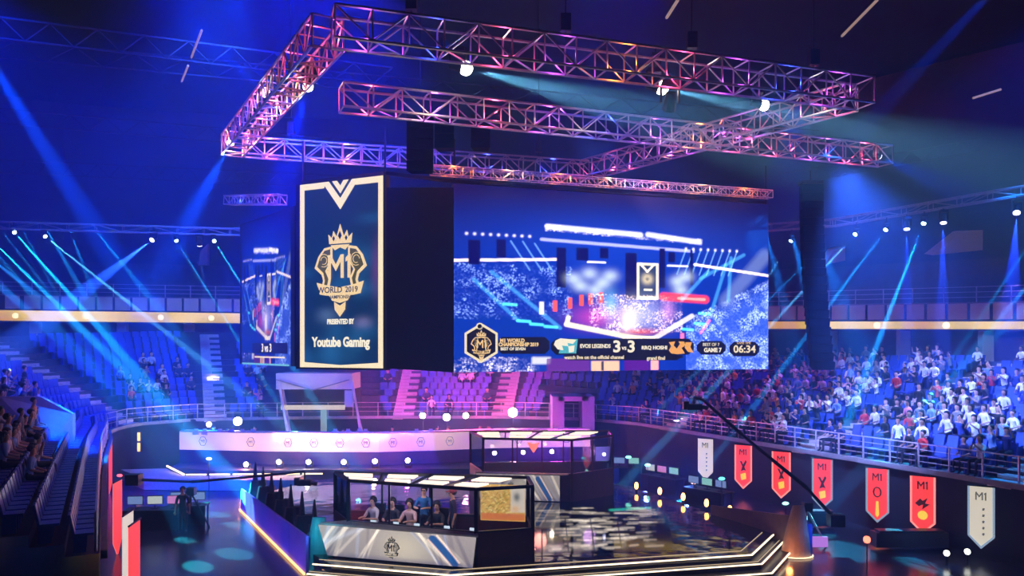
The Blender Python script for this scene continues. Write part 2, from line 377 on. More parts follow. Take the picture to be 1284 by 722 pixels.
# ------------------------------------------------------------------ stadium seats
def seat_mb(M=None, mb=None):
    mb = mb or MB(); M = M or Matrix.Identity(4)
    def bx(c, d, tilt=0):
        R = (M.to_3x3() @ Matrix.Rotation(tilt, 3, 'X')); mb.box(M@Vector(c), d, rot=R)
    bx((0, -.02, .42), (.44, .40, .05)); bx((0, .2, .64), (.44, .05, .44), -.2); bx((0, .05, .2), (.06, .25, .42))
    return mb
seat_me = seat_mb().mesh('stadium_seat', seat_m)
pxof = lambda v: 642+1000*v.x/v.y
pyof = lambda v: 435+1000*(EYE-v.z)/v.y
def section(s):
    return 'left' if s < cum[5] else ('far left' if s < cum[8] else ('far middle' if s < cum[11] else 'right'))
slots = []
for r in range(ROWS-1):
    # walk along the row
    s = .3
    while s < LEN-.3:
        n = nrm_at(s); v = (r+.5)/ROWS; p = bowl(s, v); z = bz(s, r)
        e = (bowl(s+.25, v)-bowl(s-.25, v)).length/.5
        px, py = pxof(p), pyof(Vector((p.x, p.y, z+.5)))
        aisle = any(abs(s-a) < .75 for a in AISLES) if 'AISLES' in globals() else False
        portal = (332 < px < 476 and r < 9 and p.y > 45) or (680 < px < 752 and r < 5 and p.y > 44)
        near = -60 < px < 1360 and p.y > 14
        if near and not portal: slots.append((s, r, Vector((p.x, p.y, z)), math.atan2(n.y, n.x)-math.pi/2, px, py))
        s += .56/e
# aisles
def s_for_px(px, lo, hi):
    return min(np.arange(lo, hi, .1), key=lambda s: abs(pxof(rim_at(s))-px))
AIS = [s_for_px(270, cum[6], cum[9]), s_for_px(128, cum[6], cum[8]), s_for_px(505, cum[8], cum[10]), s_for_px(628, cum[9], cum[11]), s_for_px(835, cum[11], cum[14]), s_for_px(1010, cum[13], cum[17])-.2, s_for_px(1262, cum[15], LEN)]
slots = [q for q in slots if all(abs(q[0]-a) > .9 for a in AIS)]
for a in AIS:
    t = empty('stairs', rim_at(a)+Vector((0, 0, ZF)), kind='structure')
    for r in range(ROWS):
        for h in (0, .5):
            p = bowl(a, (r+h+.25)/ROWS); zt = bz(a, r)+(bz(a, r+1)-bz(a, r))*(.08 if h == 0 else .55); n = nrm_at(a); d = DEP(a)/ROWS/2
            MB().box((p.x, p.y, zt-.1), (1.3, d, .22), math.atan2(n.y, n.x)-math.pi/2).build('step', mk('stair_concrete', (.62, .56, .58), .8, nscale=4, bump=.1), t)
# which slots are occupied
def occupied(s, r, px, py):
    sec = section(s)
    if sec == 'right':
        return random.random() < (.62 if 3 <= r else .5) if px > 860 else random.random() < .25
    if sec == 'far left': 
        if 305 < px < 332: return random.random() < .35
        return (150 < px < 250 and 458 < py < 505 and random.random() < .42)
    if sec == 'far middle': return random.random() < .22 and px > 470
    return random.random() < (.5 if px < 48 and py < 600 else 0)
occ = []; free = []
for q in slots: (occ if occupied(q[0], q[1], q[4], q[5]) else free).append(q)
def inview(q): return -5 < q[4] < 1290 and q[5] < 722 and not (300 < q[4] < 966 and q[5] < 462)
free.sort(key=lambda q: (not inview(q), q[2].y))
NI = 280
ORD = ['first', 'second', 'third', 'fourth', 'fifth', 'sixth', 'seventh', 'eighth', 'ninth', 'tenth', 'eleventh', 'twelfth', 'thirteenth', 'fourteenth']
for i, (s, r, p, rz, px, py) in enumerate(free[:NI]):
    o = link('stadium_seat', seat_me); o.location = p; o.rotation_euler = (0, 0, rz)
    sec = section(s)
    tag(o, 'empty blue plastic stadium seat in %s row of the %s stand' % (ORD[r], sec), 'seat', 'empty seats in %s row, %s stand' % (ORD[r], sec))
m = MB()
for (s, r, p, rz, px, py) in free[NI:]+occ:
    seat_mb(Matrix.Translation(p) @ Matrix.Rotation(rz, 4, 'Z'), m)
o = m.build('seat_rows', seat_m); tag(o, 'blue plastic seats filling the rows of the lower stand', 'seats', kind='stuff')

# ------------------------------------------------------------------ people
def person(pose='sit', fingers=False, arms='lap', skin=skin_m, lod=1):
    """one continuous skinned figure; faces -Y; returns (body mesh, head centre)"""
    V = []; E = []; R = []; T = []
    def add(p, r, par, t):
        V.append(Vector(p)); R.append(r); T.append(t)
        if par is not None: E.append((par, len(V)-1))
        return len(V)-1
    sit = pose == 'sit'; zp = .55 if sit else .93; L = -.04 if sit else 0
    pel = add((0, 0, zp), .14, None, 1); sp = add((0, .01, zp+.17), .125, pel, 0); ch = add((0, L*.5, zp+.34), .15, sp, 0); ut = add((0, L, zp+.45), .11, ch, 0)
    nk = add((0, L-.005, zp+.55), .052, ut, 2); jaw = add((0, L-.035, zp+.625), .075, nk, 2); hd = add((0, L-.02, zp+.70), .096, jaw, 2); tp = add((0, L, zp+.775), .07, hd, 2)
    no = add((0, L-.125, zp+.675), .014, hd, 2) if fingers else None
    for sx in (-1, 1):
        sh = add((sx*.17, L, zp+.43), .07, ut, 0)
        if arms == 'lap': el, wr, ha = (sx*.24, L-.03, zp+.2), (sx*.15, L-.25, zp+.13), (sx*.11, L-.32, zp+.12)
        elif arms == 'desk': el, wr, ha = (sx*.25, L-.12, zp+.22), (sx*.14, L-.34, zp+.26), (sx*.10, L-.42, zp+.27)
        elif arms == 'up': el, wr, ha = (sx*.27, L-.15, zp+.5), (sx*.2, L-.22, zp+.74), (sx*.19, L-.24, zp+.82)
        elif arms == 'phone': el, wr, ha = (sx*.22, L-.18, zp+.3), (sx*.06, L-.33, zp+.47), (sx*.03, L-.36, zp+.54)
        else: el, wr, ha = (sx*.235, L+.02, zp+.17), (sx*.25, L-.06, zp-.06), (sx*.25, L-.08, zp-.14)
        e1 = add(el, .045, sh, 0); w1 = add(wr, .028, e1, 2)
        p1 = add(ha, .034 if not fingers else .03, w1, 2)
        if fingers:
            dv = (Vector(ha)-Vector(wr)).normalized(); sd = dv.cross(Vector((0, 0, 1)))
            if sd.length < .2: sd = Vector((1, 0, 0))
            sd.normalize(); dn = sd.cross(dv)
            for k, ln in enumerate((.055, .065, .06, .045)):
                b0 = Vector(ha)+sd*(.03-.02*k)+dv*.03; f1 = add(b0, .0095, p1, 2); f2 = add(b0+dv*ln*.6-dn*.008, .0085, f1, 2); add(b0+dv*ln-dn*.03, .0075, f2, 2)
            tb = add(Vector(ha)+sd*(.04*(-sx if dv.y < -.3 else 1))-dv*.01, .011, p1, 2); add(Vector(ha)+sd*(.06*(-sx if dv.y < -.3 else 1))+dv*.03, .009, tb, 2)
        hp = add((sx*.09, 0, zp-.03), .095, pel, 1)
        if sit: kn = add((sx*.12, -.42, zp-.03), .06, hp, 1); an = add((sx*.12, -.42, .11), .042, kn, 1); add((sx*.13, -.56, .05), .04, an, 3)
        else: kn = add((sx*.11, -.02, .49), .062, hp, 1); an = add((sx*.12, .02, .1), .042, kn, 1); add((sx*.13, -.13, .045), .04, an, 3)
    me = bpy.data.meshes.new('p'); me.from_pydata(V, E, []); o = bpy.data.objects.new('p', me); C.objects.link(o)
    md = o.modifiers.new('s', 'SKIN'); md.use_smooth_shade = True
    for i, sv in enumerate(me.skin_vertices[0].data): sv.radius = (R[i], R[i]*(.8 if T[i] == 0 and R[i] > .1 else 1)); sv.use_root = (i == 0)
    if lod: sb = o.modifiers.new('u', 'SUBSURF'); sb.levels = lod; sb.render_levels = lod
    out = bpy.data.meshes.new_from_object(o.evaluated_get(bpy.context.evaluated_depsgraph_get())); bpy.data.objects.remove(o)
    out.materials.clear()
    for m_ in (shirt_m, pants_m, skin, black): out.materials.append(m_)
    segs = [(V[a], V[b], T[b]) for a, b in E]
    for f in out.polygons:
        c = Vector(f.center); best = 9; bt = 0
        for a, b, t in segs:
            d = b-a; k = max(0, min(1, (c-a).dot(d)/max(1e-9, d.dot(d)))); dd = (c-a-d*k).length
            if dd < best: best = dd; bt = t
        f.material_index = bt; f.use_smooth = True
    return out, Vector((0, L-.01, zp+.71))
def hair_mesh(c, kind=0):
    mb = MB(); c = Vector(c)
    mb.ball(c+Vector((0, .022, .03)), .108, 10, 7, sc=(1, 1, .92))
    if kind == 1: mb.ball(c+Vector((0, .06, -.08)), .09, 8, 5, sc=(1, .7, 1.5))
    mb.v = [v if not (v.y < c.y-.03 and v.z < c.z+.05) else Vector((v.x*.8, c.y-.03, max(v.z, c.z+.02))) for v in mb.v]
    return mb.mesh('hair', hair_m)
KINDS_P = []
for pose, arms, sk, hk in (('sit', 'lap', skin_m, 0), ('sit', 'phone', skin_m, 1), ('sit', 'up', skin_m, 0), ('sit', 'lap', skin_d, 1), ('stand', 'side', skin_m, 0)):
    b_, hc = person(pose, False, arms, sk); b_.name = 'spectator_body'; KINDS_P.append((b_, hair_mesh(hc, hk), pose))
SHIRTS = [('white', (.85, .85, .85), 34), ('black', (.015, .015, .02), 22), ('grey', (.25, .25, .28), 12), ('red', (.7, .03, .03), 6), ('navy blue', (.02, .04, .25), 12), ('light blue', (.2, .4, .8), 8), ('pink', (.8, .3, .45), 5), ('orange', (.8, .3, .05), 3)]
bagc = [x for n_, c_, k_ in SHIRTS for x in [(n_, c_)]*k_]
secs = {'left': 'near left', 'far left': 'far left', 'far middle': 'far middle', 'right': 'right'}
occ.sort(key=lambda q: (not inview(q), q[2].y))
NP = 285
for i, (s, r, p, rz, px, py) in enumerate(occ[:NP]):
    cn, cc = random.choice(bagc); k = random.choices(range(5), (8, 4, 1.2, 3, 1))[0]; body, hair, pose = KINDS_P[k]
    o = link('spectator', body); o.location = p; o.rotation_euler = (0, 0, rz+random.uniform(-.3, .3)); o.color = (*cc, 1); sc = random.uniform(.94, 1.06); o.scale = (sc, sc, sc)
    h = link('hair', hair, o)
    verb = {0: 'sitting hands on lap', 1: 'sitting and holding up a phone', 2: 'sitting with both arms raised', 3: 'sitting with long dark hair', 4: 'standing up'}[k]
    sec = secs[section(s)]
    rw = 'front rows' if r < 4 else ('middle rows' if r < 9 else 'back rows')
    tag(o, 'person in %s top %s, %s, %s stand' % (cn, verb, rw, sec), 'person', 'people in %s tops %s, %s, %s stand' % (cn, verb, rw, sec))
rest = occ[NP:]
if rest:
    V = []; Fc = []; mi = []
    body = person('sit', False, 'lap', skin_m, 0)[0]
    bv = [v.co.copy() for v in body.vertices]; bf = [tuple(f.vertices) for f in body.polygons]; bmi = [f.material_index for f in body.polygons]
    for (s, r, p, rz, px, py) in rest:
        M = Matrix.Translation(p) @ Matrix.Rotation(rz, 4, 'Z'); n0 = len(V); V += [M@v for v in bv]; Fc += [tuple(n0+i for i in f) for f in bf]
        w_ = random.choice((0, 0, 4)); mi += [w_ if x == 0 else x for x in bmi]
        hb = MB().ball((0, -.02, 1.3), .11, 6, 5); n0 = len(V); V += [M@v for v in hb.v]; Fc += [tuple(n0+i for i in f) for f in hb.f]; mi += [3]*len(hb.f)
    me = bpy.data.meshes.new('distant_audience'); me.from_pydata(V, [], Fc)
    for m_ in (mk('crowd_dark', (.04, .04, .09), .8), pants_m, skin_m, hair_m, mk('crowd_light', (.7, .7, .72), .8)): me.materials.append(m_)
    me.polygons.foreach_set('material_index', mi); o = link('distant_audience', me); tag(o, 'farther rows of seated audience members in the back of the stands', 'audience', kind='stuff')

# ------------------------------------------------------------------ trusses of the hanging rig
def truss(p, q, sec, bay, label, group, r=.045, mat=alu, name='box_truss', lr=.028, indiv=True):
    p = Vector(p); q = Vector(q); t = empty(name, p.lerp(q, .5)-Vector((0, 0, sec/2)), label, 'truss', group)
    L = (q-p).length; d = (q-p)/L; a = d.cross(Vector((0, 0, 1))).normalized()*sec/2; u = Vector((0, 0, sec/2)); n = max(1, round(L/bay)); b = L/n
    for sa in (-1, 1):
        for su in (-1, 1): MB().bar(p+a*sa+u*su, q+a*sa+u*su, r, 6).build('chord', mat, t)
    rot = Matrix((d, -a.normalized()*-1, Vector((0, 0, 1)))).transposed().to_4x4()
    rot = Matrix((d, a.normalized()*-1, Vector((0, 0, 1)))).transposed().to_4x4()
    h = sec/2
    pv = MB().bar((0, 0, -h), (0, 0, h), lr, 5).mesh('upright', mat); pdm = MB().bar((-b/2, 0, -h), (b/2, 0, h), lr, 5).mesh('diagonal', mat)
    pdn = MB().bar((-b/2, 0, h), (b/2, 0, -h), lr, 5).mesh('diagonal', mat); pc = MB().bar((0, -h, 0), (0, h, 0), lr, 5).mesh('cross_bar', mat)
    pcd = MB().bar((-b/2, -h, 0), (b/2, h, 0), lr, 5).mesh('plan_brace', mat)
    off = -t.location
    def put(nm, me, loc):
        o = link(nm, me, t); M = rot.copy(); M.translation = loc+off; o.matrix_local = M
    for i in range(n+1):
        c = p+d*b*i
        for sa in (-1, 1): put('upright', pv, c+a*sa)
        for su in (-1, 1): put('cross_bar', pc, c+u*su)
    for i in range(n):
        c = p+d*b*(i+.5)
        for sa in (-1, 1): put('diagonal', (pdm if i % 2 else pdn), c+a*sa)
        if i % 2: put('plan_brace', pcd, c-u)
    return t
Z1 = 15.6
def onZ(px, py, z): Y = 1000*(z-EYE)/(435-py); return Vector(((px-642)*Y/1000, Y, z))
A1, B1, C1, D1 = onZ(418, 33, Z1), onZ(1085, 117, Z1), onZ(735, 213, Z1), onZ(291, 183, Z1)
truss(A1, B1, .86, 1.0, 'longest upper front truss, highest one of the hanging frame', 'x', name='box_truss')
truss(A1+(D1-A1).normalized()*.5, D1, .86, .8, 'steep left side truss running back from the upper front truss', 'x')
truss(B1+(C1-B1).normalized()*.5, C1, .8, .85, 'right side truss running back towards the screen', 'x')
truss(D1+(C1-D1).normalized()*.5, C1, .72, .85, 'rear truss of the hanging frame behind the banner screen', 'x')
E1, F1 = onZ(428, 122, 14.9), P(1110, 196, 34.5)
truss(E1, F1, .76, .95, 'second front truss, parallel and below the topmost one', 'x')
T8a, T8b = P(540, 213, 30.9), P(966, 244, 36.3)
truss(T8a, T8b, .34, .42, 'slim gold-lit truss along the top of the large screen', 'x', r=.025, lr=.014)
for o in list(C.objects):
    if o.get('group') == 'x': del o['group']
# truss warmers: small lamps inside the trusses
warm = []
def warmers(p, q, n, cols, e, lens=None):
    for i in range(n):
        c = Vector(p).lerp(Vector(q), (i+.5)/n); col = cols[i % len(cols)]
        point(c+Vector((0, -.25, -.05)), col, e, .08)
PK = (1, .08, .32); AM = (1, .24, .05); VI = (.4, .06, 1); BV = (.02, .05, 1)
warmers(A1, B1, 9, [VI, BV, PK, VI, AM, PK, VI, BV, VI], 30)
warmers(A1, D1, 6, [PK, PK, AM, PK, PK, AM], 50)
warmers(D1, C1, 5, [PK, AM, VI, BV, BV], 40)
warmers(B1, C1, 4, [PK, VI, VI, PK], 40)
warmers(E1, F1, 11, [PK, VI, PK, VI, BV, VI, AM, PK, PK, VI, PK], 36)
warmers(T8a-Vector((0, .3, -.2)), T8b-Vector((0, .3, -.2)), 7, [AM, (1, .5, .3)], 26)
point(P(338, 124, 28.3), (1, .2, .6), 160, .1); point(P(291, 178, 33.3), (1, .2, .6), 120, .1); point(P(600, 520, 45), (1, .05, .5), 600, .4); point(P(700, 540, 42), (.7, .05, 1), 500, .4)
# roof ring carrying the beam lights
ring_pts = [(-42, 34), (-34, 46), (-17.5, 49.5), (0, 50.5), (14, 48.5), (18.5, 46), (23.4, 36.5), (31, 24)]
for a, b_, nm in zip(ring_pts, ring_pts[1:], ['outermost left', 'left', 'far left', 'far middle', 'far right', 'right', 'outermost right']):
    truss(Vector((*a, 14.15)), Vector((*b_, 14.15)), .4, 1.6, '%s length of the ring truss that carries the beam lights' % nm, None, r=.04, lr=.02, mat=mk('dull_alu', (.3, .32, .4), .5, .5))
# hoist chains and motors
def chain(p, zt, lab):
    t = empty('chain_hoist', p, lab, 'hoist', 'chain hoists over the hanging frame'); MB().bar(p, (p[0], p[1], zt), .02, 4).build('chain', black, t)
    MB().box(Vector(p)+Vector((0, 0, .5)), (.3, .3, .5)).build('motor', black, t)
for k in (.12, .38, .62, .88): chain(A1.lerp(B1, k)+Vector((0, 0, .45)), 27, 'black chain hoist holding the upper front truss')
for k in (.15, .5, .85): chain(D1.lerp(C1, k)+Vector((0, 0, .45)), 27, 'black chain hoist holding the upper front truss')
for o in C.objects:
    if o.name.startswith('chain_hoist'): o['label'] = 'black chain hoist going up from the hanging truss frame to the roof'

# lamps on the trusses with broad cones
def lit(p, q, ang, col, e, lens, lab, s=1.0, group=None, cat='stage light', blend=.3, name='moving_head_light', hang=1, glare=0):
    o = fixture(p, q, lens, lab, cat, group, s, name, hang)
    if glare: MB().ball(p+(o-p)*.4, .17*s, 12, 8).build('bulb', lens, [x for x in C.objects if x.get('label') == lab][0]); point(o+(o-p).normalized()*.35+Vector((0, -.2, 0)), col if glare > 1 else (.6, .8, 1), 14, .1)  # glowing ball added for the lamp's glare, point light for its halo
    return spot(o, q, ang, col, e*K, blend, .03)
lit(P(574, 83, 24.2), P(900, 165, 24), 17, (.9, 1, .75), 90000, lens_w, 'bright white spotlight under the upper truss, left of the three', 1.25, blend=.8, glare=1)
lit(P(820, 108, 26.0), P(1100, 170, 26), 15, (.9, 1, .75), 90000, lens_w, 'bright white spotlight under the middle of the upper truss', 1.3, blend=.8, glare=1)
lit(P(950, 130, 27.6), P(1220, 200, 28), 14, (.9, 1, .75), 30000, lens_w, 'bright white spotlight under the right end of the upper truss', 1.1, blend=.8, glare=1)
lit(P(388, 101, 26), P(330, 330, 30), 26, BLUE, 110000, lens_w, 'white moving head lamp hanging off the left side truss', 1.0, blend=.8, glare=1)
lit(P(338, 121, 29), P(240, 30, 27), 22, (.0, .05, 1), 40000, lens_p, 'glaring pink-white lamp in the middle of the left side truss', 1.0, blend=.8, glare=1)
lit(P(291, 175, 34), P(225, 300, 33), 22, (.0, .12, 1), 160000, lens_p, 'small glaring lamp at the low end of the left side truss', .9, blend=.8, glare=1)
lit(P(1100, 195, 34), P(1240, 260, 36), 26, (.0, .15, 1), 26000, lens_b, 'small bluish lamp at the right tip of the second truss', .8, blend=.8)
lit(P(822, 80, 26.5), P(860, 300, 29), 16, BLUE, 6000, lens_b, 'blue-white lamp sitting inside the upper truss', .8, blend=.8)
fixture(P(840, 128, 25.5), P(820, 300, 28), black, 'unlit black moving head hanging below the upper truss', s=1.5)

# beam lights of the ring: (lamp pixel, target pixel, angle, colour, energy)
n = 0
BE = 1100000
beams = [
 ((17, 290), (262, 566, 36), 1.9, CYAN, BE*2.4), ((55, 295), (360, 537, 40), 1.6, WCY, BE*1.8), ((-14, 297), (236, 545, 36), 1.8, CYAN, BE*2),
 ((-40, 302), (200, 490, 38), 2.4, (.1, .5, 1), BE*.5), ((-70, 300), (130, 470, 38), 3, (.08, .4, 1), BE*.4),
 ((220, 300), (345, 500, 44), 1.4, TEAL, BE*1.4), ((268, 301), (330, 400, 42), 1.3, TEAL, BE*1.4), ((193, 299), (60, 400, 42), 9, (.1, .2, 1), BE*.35),
 ((250, 304), (262, 420, 52), 5, (.4, .4, 1), BE*.08),
 ((993, 300), (930, 400, 46), 1.5, WCY, BE*1.3), ((1022, 318), (900, 440, 46), 1.5, CYAN, BE*1.1), ((1074, 292), (900, 480, 40), 1.5, WCY, BE*1.6),
 ((1112, 286), (930, 530, 38), 1.5, CYAN, BE*1.8), ((1159, 278), (1050, 560, 34), 1.9, CYAN, BE*2.2), ((1320, 262), (1215, 420, 34), 1.6, CYAN, BE*.6),
 ((1345, 290), (1170, 500, 32), 2.2, CYAN, BE*.55), ((1420, 250), (1010, 660, 28), 2.0, (.1, .6, 1), BE*.5),
 ((1137, 283), (1137, 470, 40), 9, (.06, .1, 1), BE*.12), ((1183, 275), (1180, 480, 38), 9, (.06, .1, 1), BE*.14), ((1275, 263), (1262, 480, 32), 10, (.06, .1, 1), BE*.14),
]
names = {0: 'left of the two', }
for i, (a, q, ang, col, e) in enumerate(beams):
    px, py = a; best = None
    # lamp hangs from the ring on that bearing
    for (u, v) in zip(ring_pts, ring_pts[1:]):
        for k in range(41):
            X = u[0]+(v[0]-u[0])*k/40; Y = u[1]+(v[1]-u[1])*k/40
            dd = abs(642+1000*X/Y-px)
            if best is None or dd < best[0]: best = (dd, X, Y)
    p = P(px, py, best[2]); q = P(*q)
    side = 'left' if px < 642 else 'right'
    order = sorted([b[0][0] for b in beams if (b[0][0] < 642) == (px < 642)]); kth = order.index(px)+1
    ordw = ['first', 'second', 'third', 'fourth', 'fifth', 'sixth', 'seventh', 'eighth', 'ninth', 'tenth', 'eleventh', 'twelfth'][kth-1]
    cw = 'cyan' if col in (CYAN, TEAL) else ('white' if col == WCY else 'deep blue')
    lit(p, q, ang, col, e, lens_b if cw == 'deep blue' else lens_c, '%s beam lamp on the ring truss, %s from the left on the %s side' % (cw, ordw, side), .8 if cw != 'deep blue' else 1.1, blend=.15, name='beam_light')
# pools on the floor left of the stage and right of it, from the rig
POOLS = [((255, 634), .8), ((268, 645), 1.3), ((290, 658), .9), ((232, 677), .8), ((293, 694), 1.2), ((248, 710), 1.0), ((380, 612), 1.8)]
for i, ((x, y), k) in enumerate(POOLS):
    g = G(x, y, .0 if x < 330 else .6); spot((-31+i*1.3, 44, 13.7), g, k*2.0, (.03, .6, 1), 330000, .5, .03)
for g, k in ((G(1110, 684), 7), (G(1060, 690), 5), (G(1170, 700), 7), (G(1030, 668), 3)):
    spot((g.x+3, g.y+18, 13.5), g, k, (.02, .4, 1), 120000, .5)
spot(P(1400, 100, 30), P(1250, 660, 27), 18, (0, .2, 1), 30000, .8)
spot(P(1290, -60, 26), P(1130, 110, 30), 8, (0, .1, 1), 90000, .8)
spot(P(-60, 0, 26), P(190, 400, 38), 7, (0, .12, 1), 900000, .8)
spot(P(-30, -120, 22), P(60, 420, 30), 10, (0, .04, 1), 30000, .8)
# cyan shafts over the left portal
spot(P(385, 475, 46.5), P(368, 620, 43), 9, TEAL, 9000, .5); spot(P(412, 475, 46.5), P(400, 630, 42), 8, TEAL, 9000, .5)
spot(P(690, 470, 45), P(620, 600, 42), 14, (.2, .4, 1), 5000, .6)

# ------------------------------------------------------------------ painted LED pictures
def grid_led(name, arr, BL, BR, TL, strength, parent, TR=None):
    h, w_, _ = arr.shape; BL, BR, TL = Vector(BL), Vector(BR), Vector(TL); TR = Vector(TR) if TR is not None else BR+TL-BL; off = wloc(parent) if parent else Vector()
    u = (np.arange(w_)/(w_-1))[None, :, None]; v = (np.arange(h)/(h-1))[:, None, None]
    co = np.array(BL-off)+u*np.array(BR-BL)+v*np.array(TL-BL)+u*v*np.array(TR-TL-BR+BL)
    idx = np.arange(h*w_).reshape(h, w_); q = np.stack([idx[:-1, :-1], idx[:-1, 1:], idx[1:, 1:], idx[1:, :-1]], -1).reshape(-1, 4)
    me = bpy.data.meshes.new(name); me.vertices.add(h*w_); me.vertices.foreach_set('co', co.astype(np.float32).ravel())
    me.loops.add(q.size); me.loops.foreach_set('vertex_index', q.ravel().astype(np.int32)); me.polygons.add(len(q)); me.polygons.foreach_set('loop_start', (np.arange(len(q))*4).astype(np.int32))
    me.update(calc_edges=True); ca = me.color_attributes.new('Col', 'FLOAT_COLOR', 'POINT')
    col = np.ones((h, w_, 4), np.float32); col[..., :3] = np.clip(arr, 0, 3); ca.data.foreach_set('color', col.ravel())
    me.materials.append(led_attr(name, strength)); return link(name, me, parent)
class Paint:
    def __init__(s, w_, h, x0, y0, x1, y1, bg):
        s.X = x0+(x1-x0)*(np.arange(w_)/(w_-1))[None, :]+np.zeros((h, 1)); s.Y = y1+(y0-y1)*(np.arange(h)/(h-1))[:, None]+np.zeros((1, w_)); s.A = np.zeros((h, w_, 3))+np.array(bg)
    def mix(s, m, c): m = np.clip(m, 0, 1)[..., None]; s.A = s.A*(1-m)+np.array(c)*m
    def addc(s, m, c): s.A = s.A+np.clip(m, 0, 4)[..., None]*np.array(c)
    def blob(s, x, y, rx, ry, c, add=False, k=1):
        m = k*np.exp(-((s.X-x)/rx)**2-((s.Y-y)/ry)**2); (s.addc if add else s.mix)(m, c)
    def line(s, x0, y0, x1, y1, w_, c, add=True, k=1, soft=.6):
        dx, dy = x1-x0, y1-y0; t = np.clip(((s.X-x0)*dx+(s.Y-y0)*dy)/(dx*dx+dy*dy), 0, 1); d = np.hypot(s.X-x0-t*dx, s.Y-y0-t*dy)
        m = k*np.clip((w_/2+soft-d)/soft, 0, 1); (s.addc if add else s.mix)(m, c)
    def rect(s, x0, y0, x1, y1, c, soft=.5, k=1):
        m = np.clip((s.X-x0)/soft, 0, 1)*np.clip((x1-s.X)/soft, 0, 1)*np.clip((s.Y-y0)/soft, 0, 1)*np.clip((y1-s.Y)/soft, 0, 1); s.mix(m*k, c)
    def speck(s, mask, dens, c, rng, add=True):
        lo = rng.random((s.X.shape[0]//9+2, s.X.shape[1]//9+2)); lo = np.kron(lo, np.ones((9, 9)))[:s.X.shape[0], :s.X.shape[1]]
        for _ in range(4): lo = (lo+np.roll(lo, 2, 0)+np.roll(lo, 2, 1)+np.roll(lo, -2, 0)+np.roll(lo, -2, 1))/5
        mask = mask*np.clip((lo-.3)*2.2, .08, 1)
        r = rng.random(s.X.shape); m = (r < dens)*mask*rng.random(s.X.shape); m = m+.5*(np.roll(m, 1, 0)+np.roll(m, 1, 1)); s.addc(m, c)
def scene_picture(w_, h, rng):
    """the arena as the cameras show it on the screens (coordinates as surveyed on the big screen)"""
    p = Paint(w_, h, 568, 232, 965, 466, (0, 0, .06))
    p.addc(np.clip((p.Y-238)/100, 0, 1)*.38, (.0, .06, 1)); p.blob(760, 290, 150, 40, (0, .04, .5), True, .6)
    p.speck(((p.Y > 330) & (p.X < 705) & (p.Y < 400)).astype(float), .22, (.3, .5, 1.2), rng)
    p.speck(((p.Y > 372-(p.X-900)*.5) & (p.X > 850)).astype(float), .42, (.45, .65, 1.4), rng)
    p.addc(np.clip((p.Y-(372-(p.X-900)*.5))/20, 0, 1)*(p.X > 850)*.4, (.05, .15, 1))
    p.mix(((p.Y > 395) & (p.X < 690))*.5, (.0, .03, .38))
    p.line(568, 327, 690, 321, 3, (1, .85, .7)); p.line(862, 321, 965, 333, 3, (1, .85, .7))
    p.line(675, 279, 790, 284, 4, (.8, .85, 1.3), k=.8, soft=2.5); p.line(800, 283, 868, 290, 4, (.8, .85, 1.3), k=.8, soft=2.5); p.line(668, 296, 860, 303, 2.4, (.55, .6, 1.2), k=.7, soft=1.5)
    p.speck((np.abs(p.Y-281-(p.X-675)*.045) < 4)*((p.X > 672) & (p.X < 872)).astype(float), .7, (.7, .7, 1), rng)
    for x in np.arange(582, 660, 9): p.blob(x, 293+(x % 3), 1.5, 1.5, (1, 1, 1.4), True)
    for x in np.arange(850, 930, 10): p.blob(x, 300, 1.4, 1.6, (1, 1, 1.4), True); p.line(x, 301, x-12, 335, 1, (.2, .5, .9), k=.6)
    for x, y in ((632, 300), (646, 300), (660, 302)): p.line(x, y, x+22, y+36, 1, (.2, .5, 1), k=.6)
    for x0, x1, y0, y1 in ((583, 598, 300, 332), (615, 627, 298, 322), (685, 698, 305, 358), (709, 725, 304, 322), (738, 750, 303, 318), (770, 786, 308, 372), (814, 823, 300, 355), (855, 860, 300, 350), (826, 836, 305, 320)): p.rect(x0, y0, x1, y1, (.0, .0, .10), 1.5)
    for x, y in ((706, 345), (726, 338), (742, 350), (752, 340), (733, 360), (838, 345), (850, 338), (843, 357), (715, 355)): p.blob(x, y, 9, 7, (.7, .9, 1), True, .55)
    p.line(724, 323, 745, 323, 2, (1, 1, 1)); p.line(826, 324, 852, 324, 2, (1, 1, 1)); 
    p.rect(785, 321, 814, 371, (1, .95, .85), 1); p.rect(788, 324, 811, 367, (.02, .04, .14), 1); p.blob(799, 343, 6, 6, (1, .9, .7), False, .9); p.blob(799, 343, 3, 3, (.03, .04, .1), False, .9); p.rect(794, 356, 806, 359, (1, 1, 1), .8); p.line(790, 323, 799, 333, 2, (.9, .85, .8)); p.line(808, 323, 799, 333, 2, (.9, .85, .8))
    p.blob(735, 395, 28, 14, (.5, .05, .6), False, .8); p.blob(790, 390, 25, 20, (.45, .5, .9), True, .7); p.blob(775, 400, 10, 16, (1, .95, .95), True, .8); p.blob(752, 380, 8, 18, (.2, .6, .9), True, .7); p.blob(826, 385, 8, 16, (.6, .2, .5), True, .6)
    p.line(820, 366, 876, 369, 8, (1, .05, .1), False, .9, 3); p.line(840, 368, 875, 369, 3, (1, .4, .4), True, .8)
    for x, y in ((684, 374), (702, 370), (716, 366), (727, 364), (740, 362)): p.rect(x-3, y, x+3, y+15, (1, .1, .12), 1)
    p.rect(665, 376, 671, 393, (.9, .9, 1), 1); p.rect(842, 415, 848, 430, (.9, .2, .6), 1)
    p.line(698, 405, 790, 424, 5, (.85, .8, .85), False, .95, 1.5); p.line(700, 396, 698, 405, 5, (.8, .75, .8), False); p.line(806, 424, 858, 392, 5, (.7, .75, 1), False, .85, 1.5); p.line(770, 422, 806, 423, 6, (1, .95, .9), False, .9)
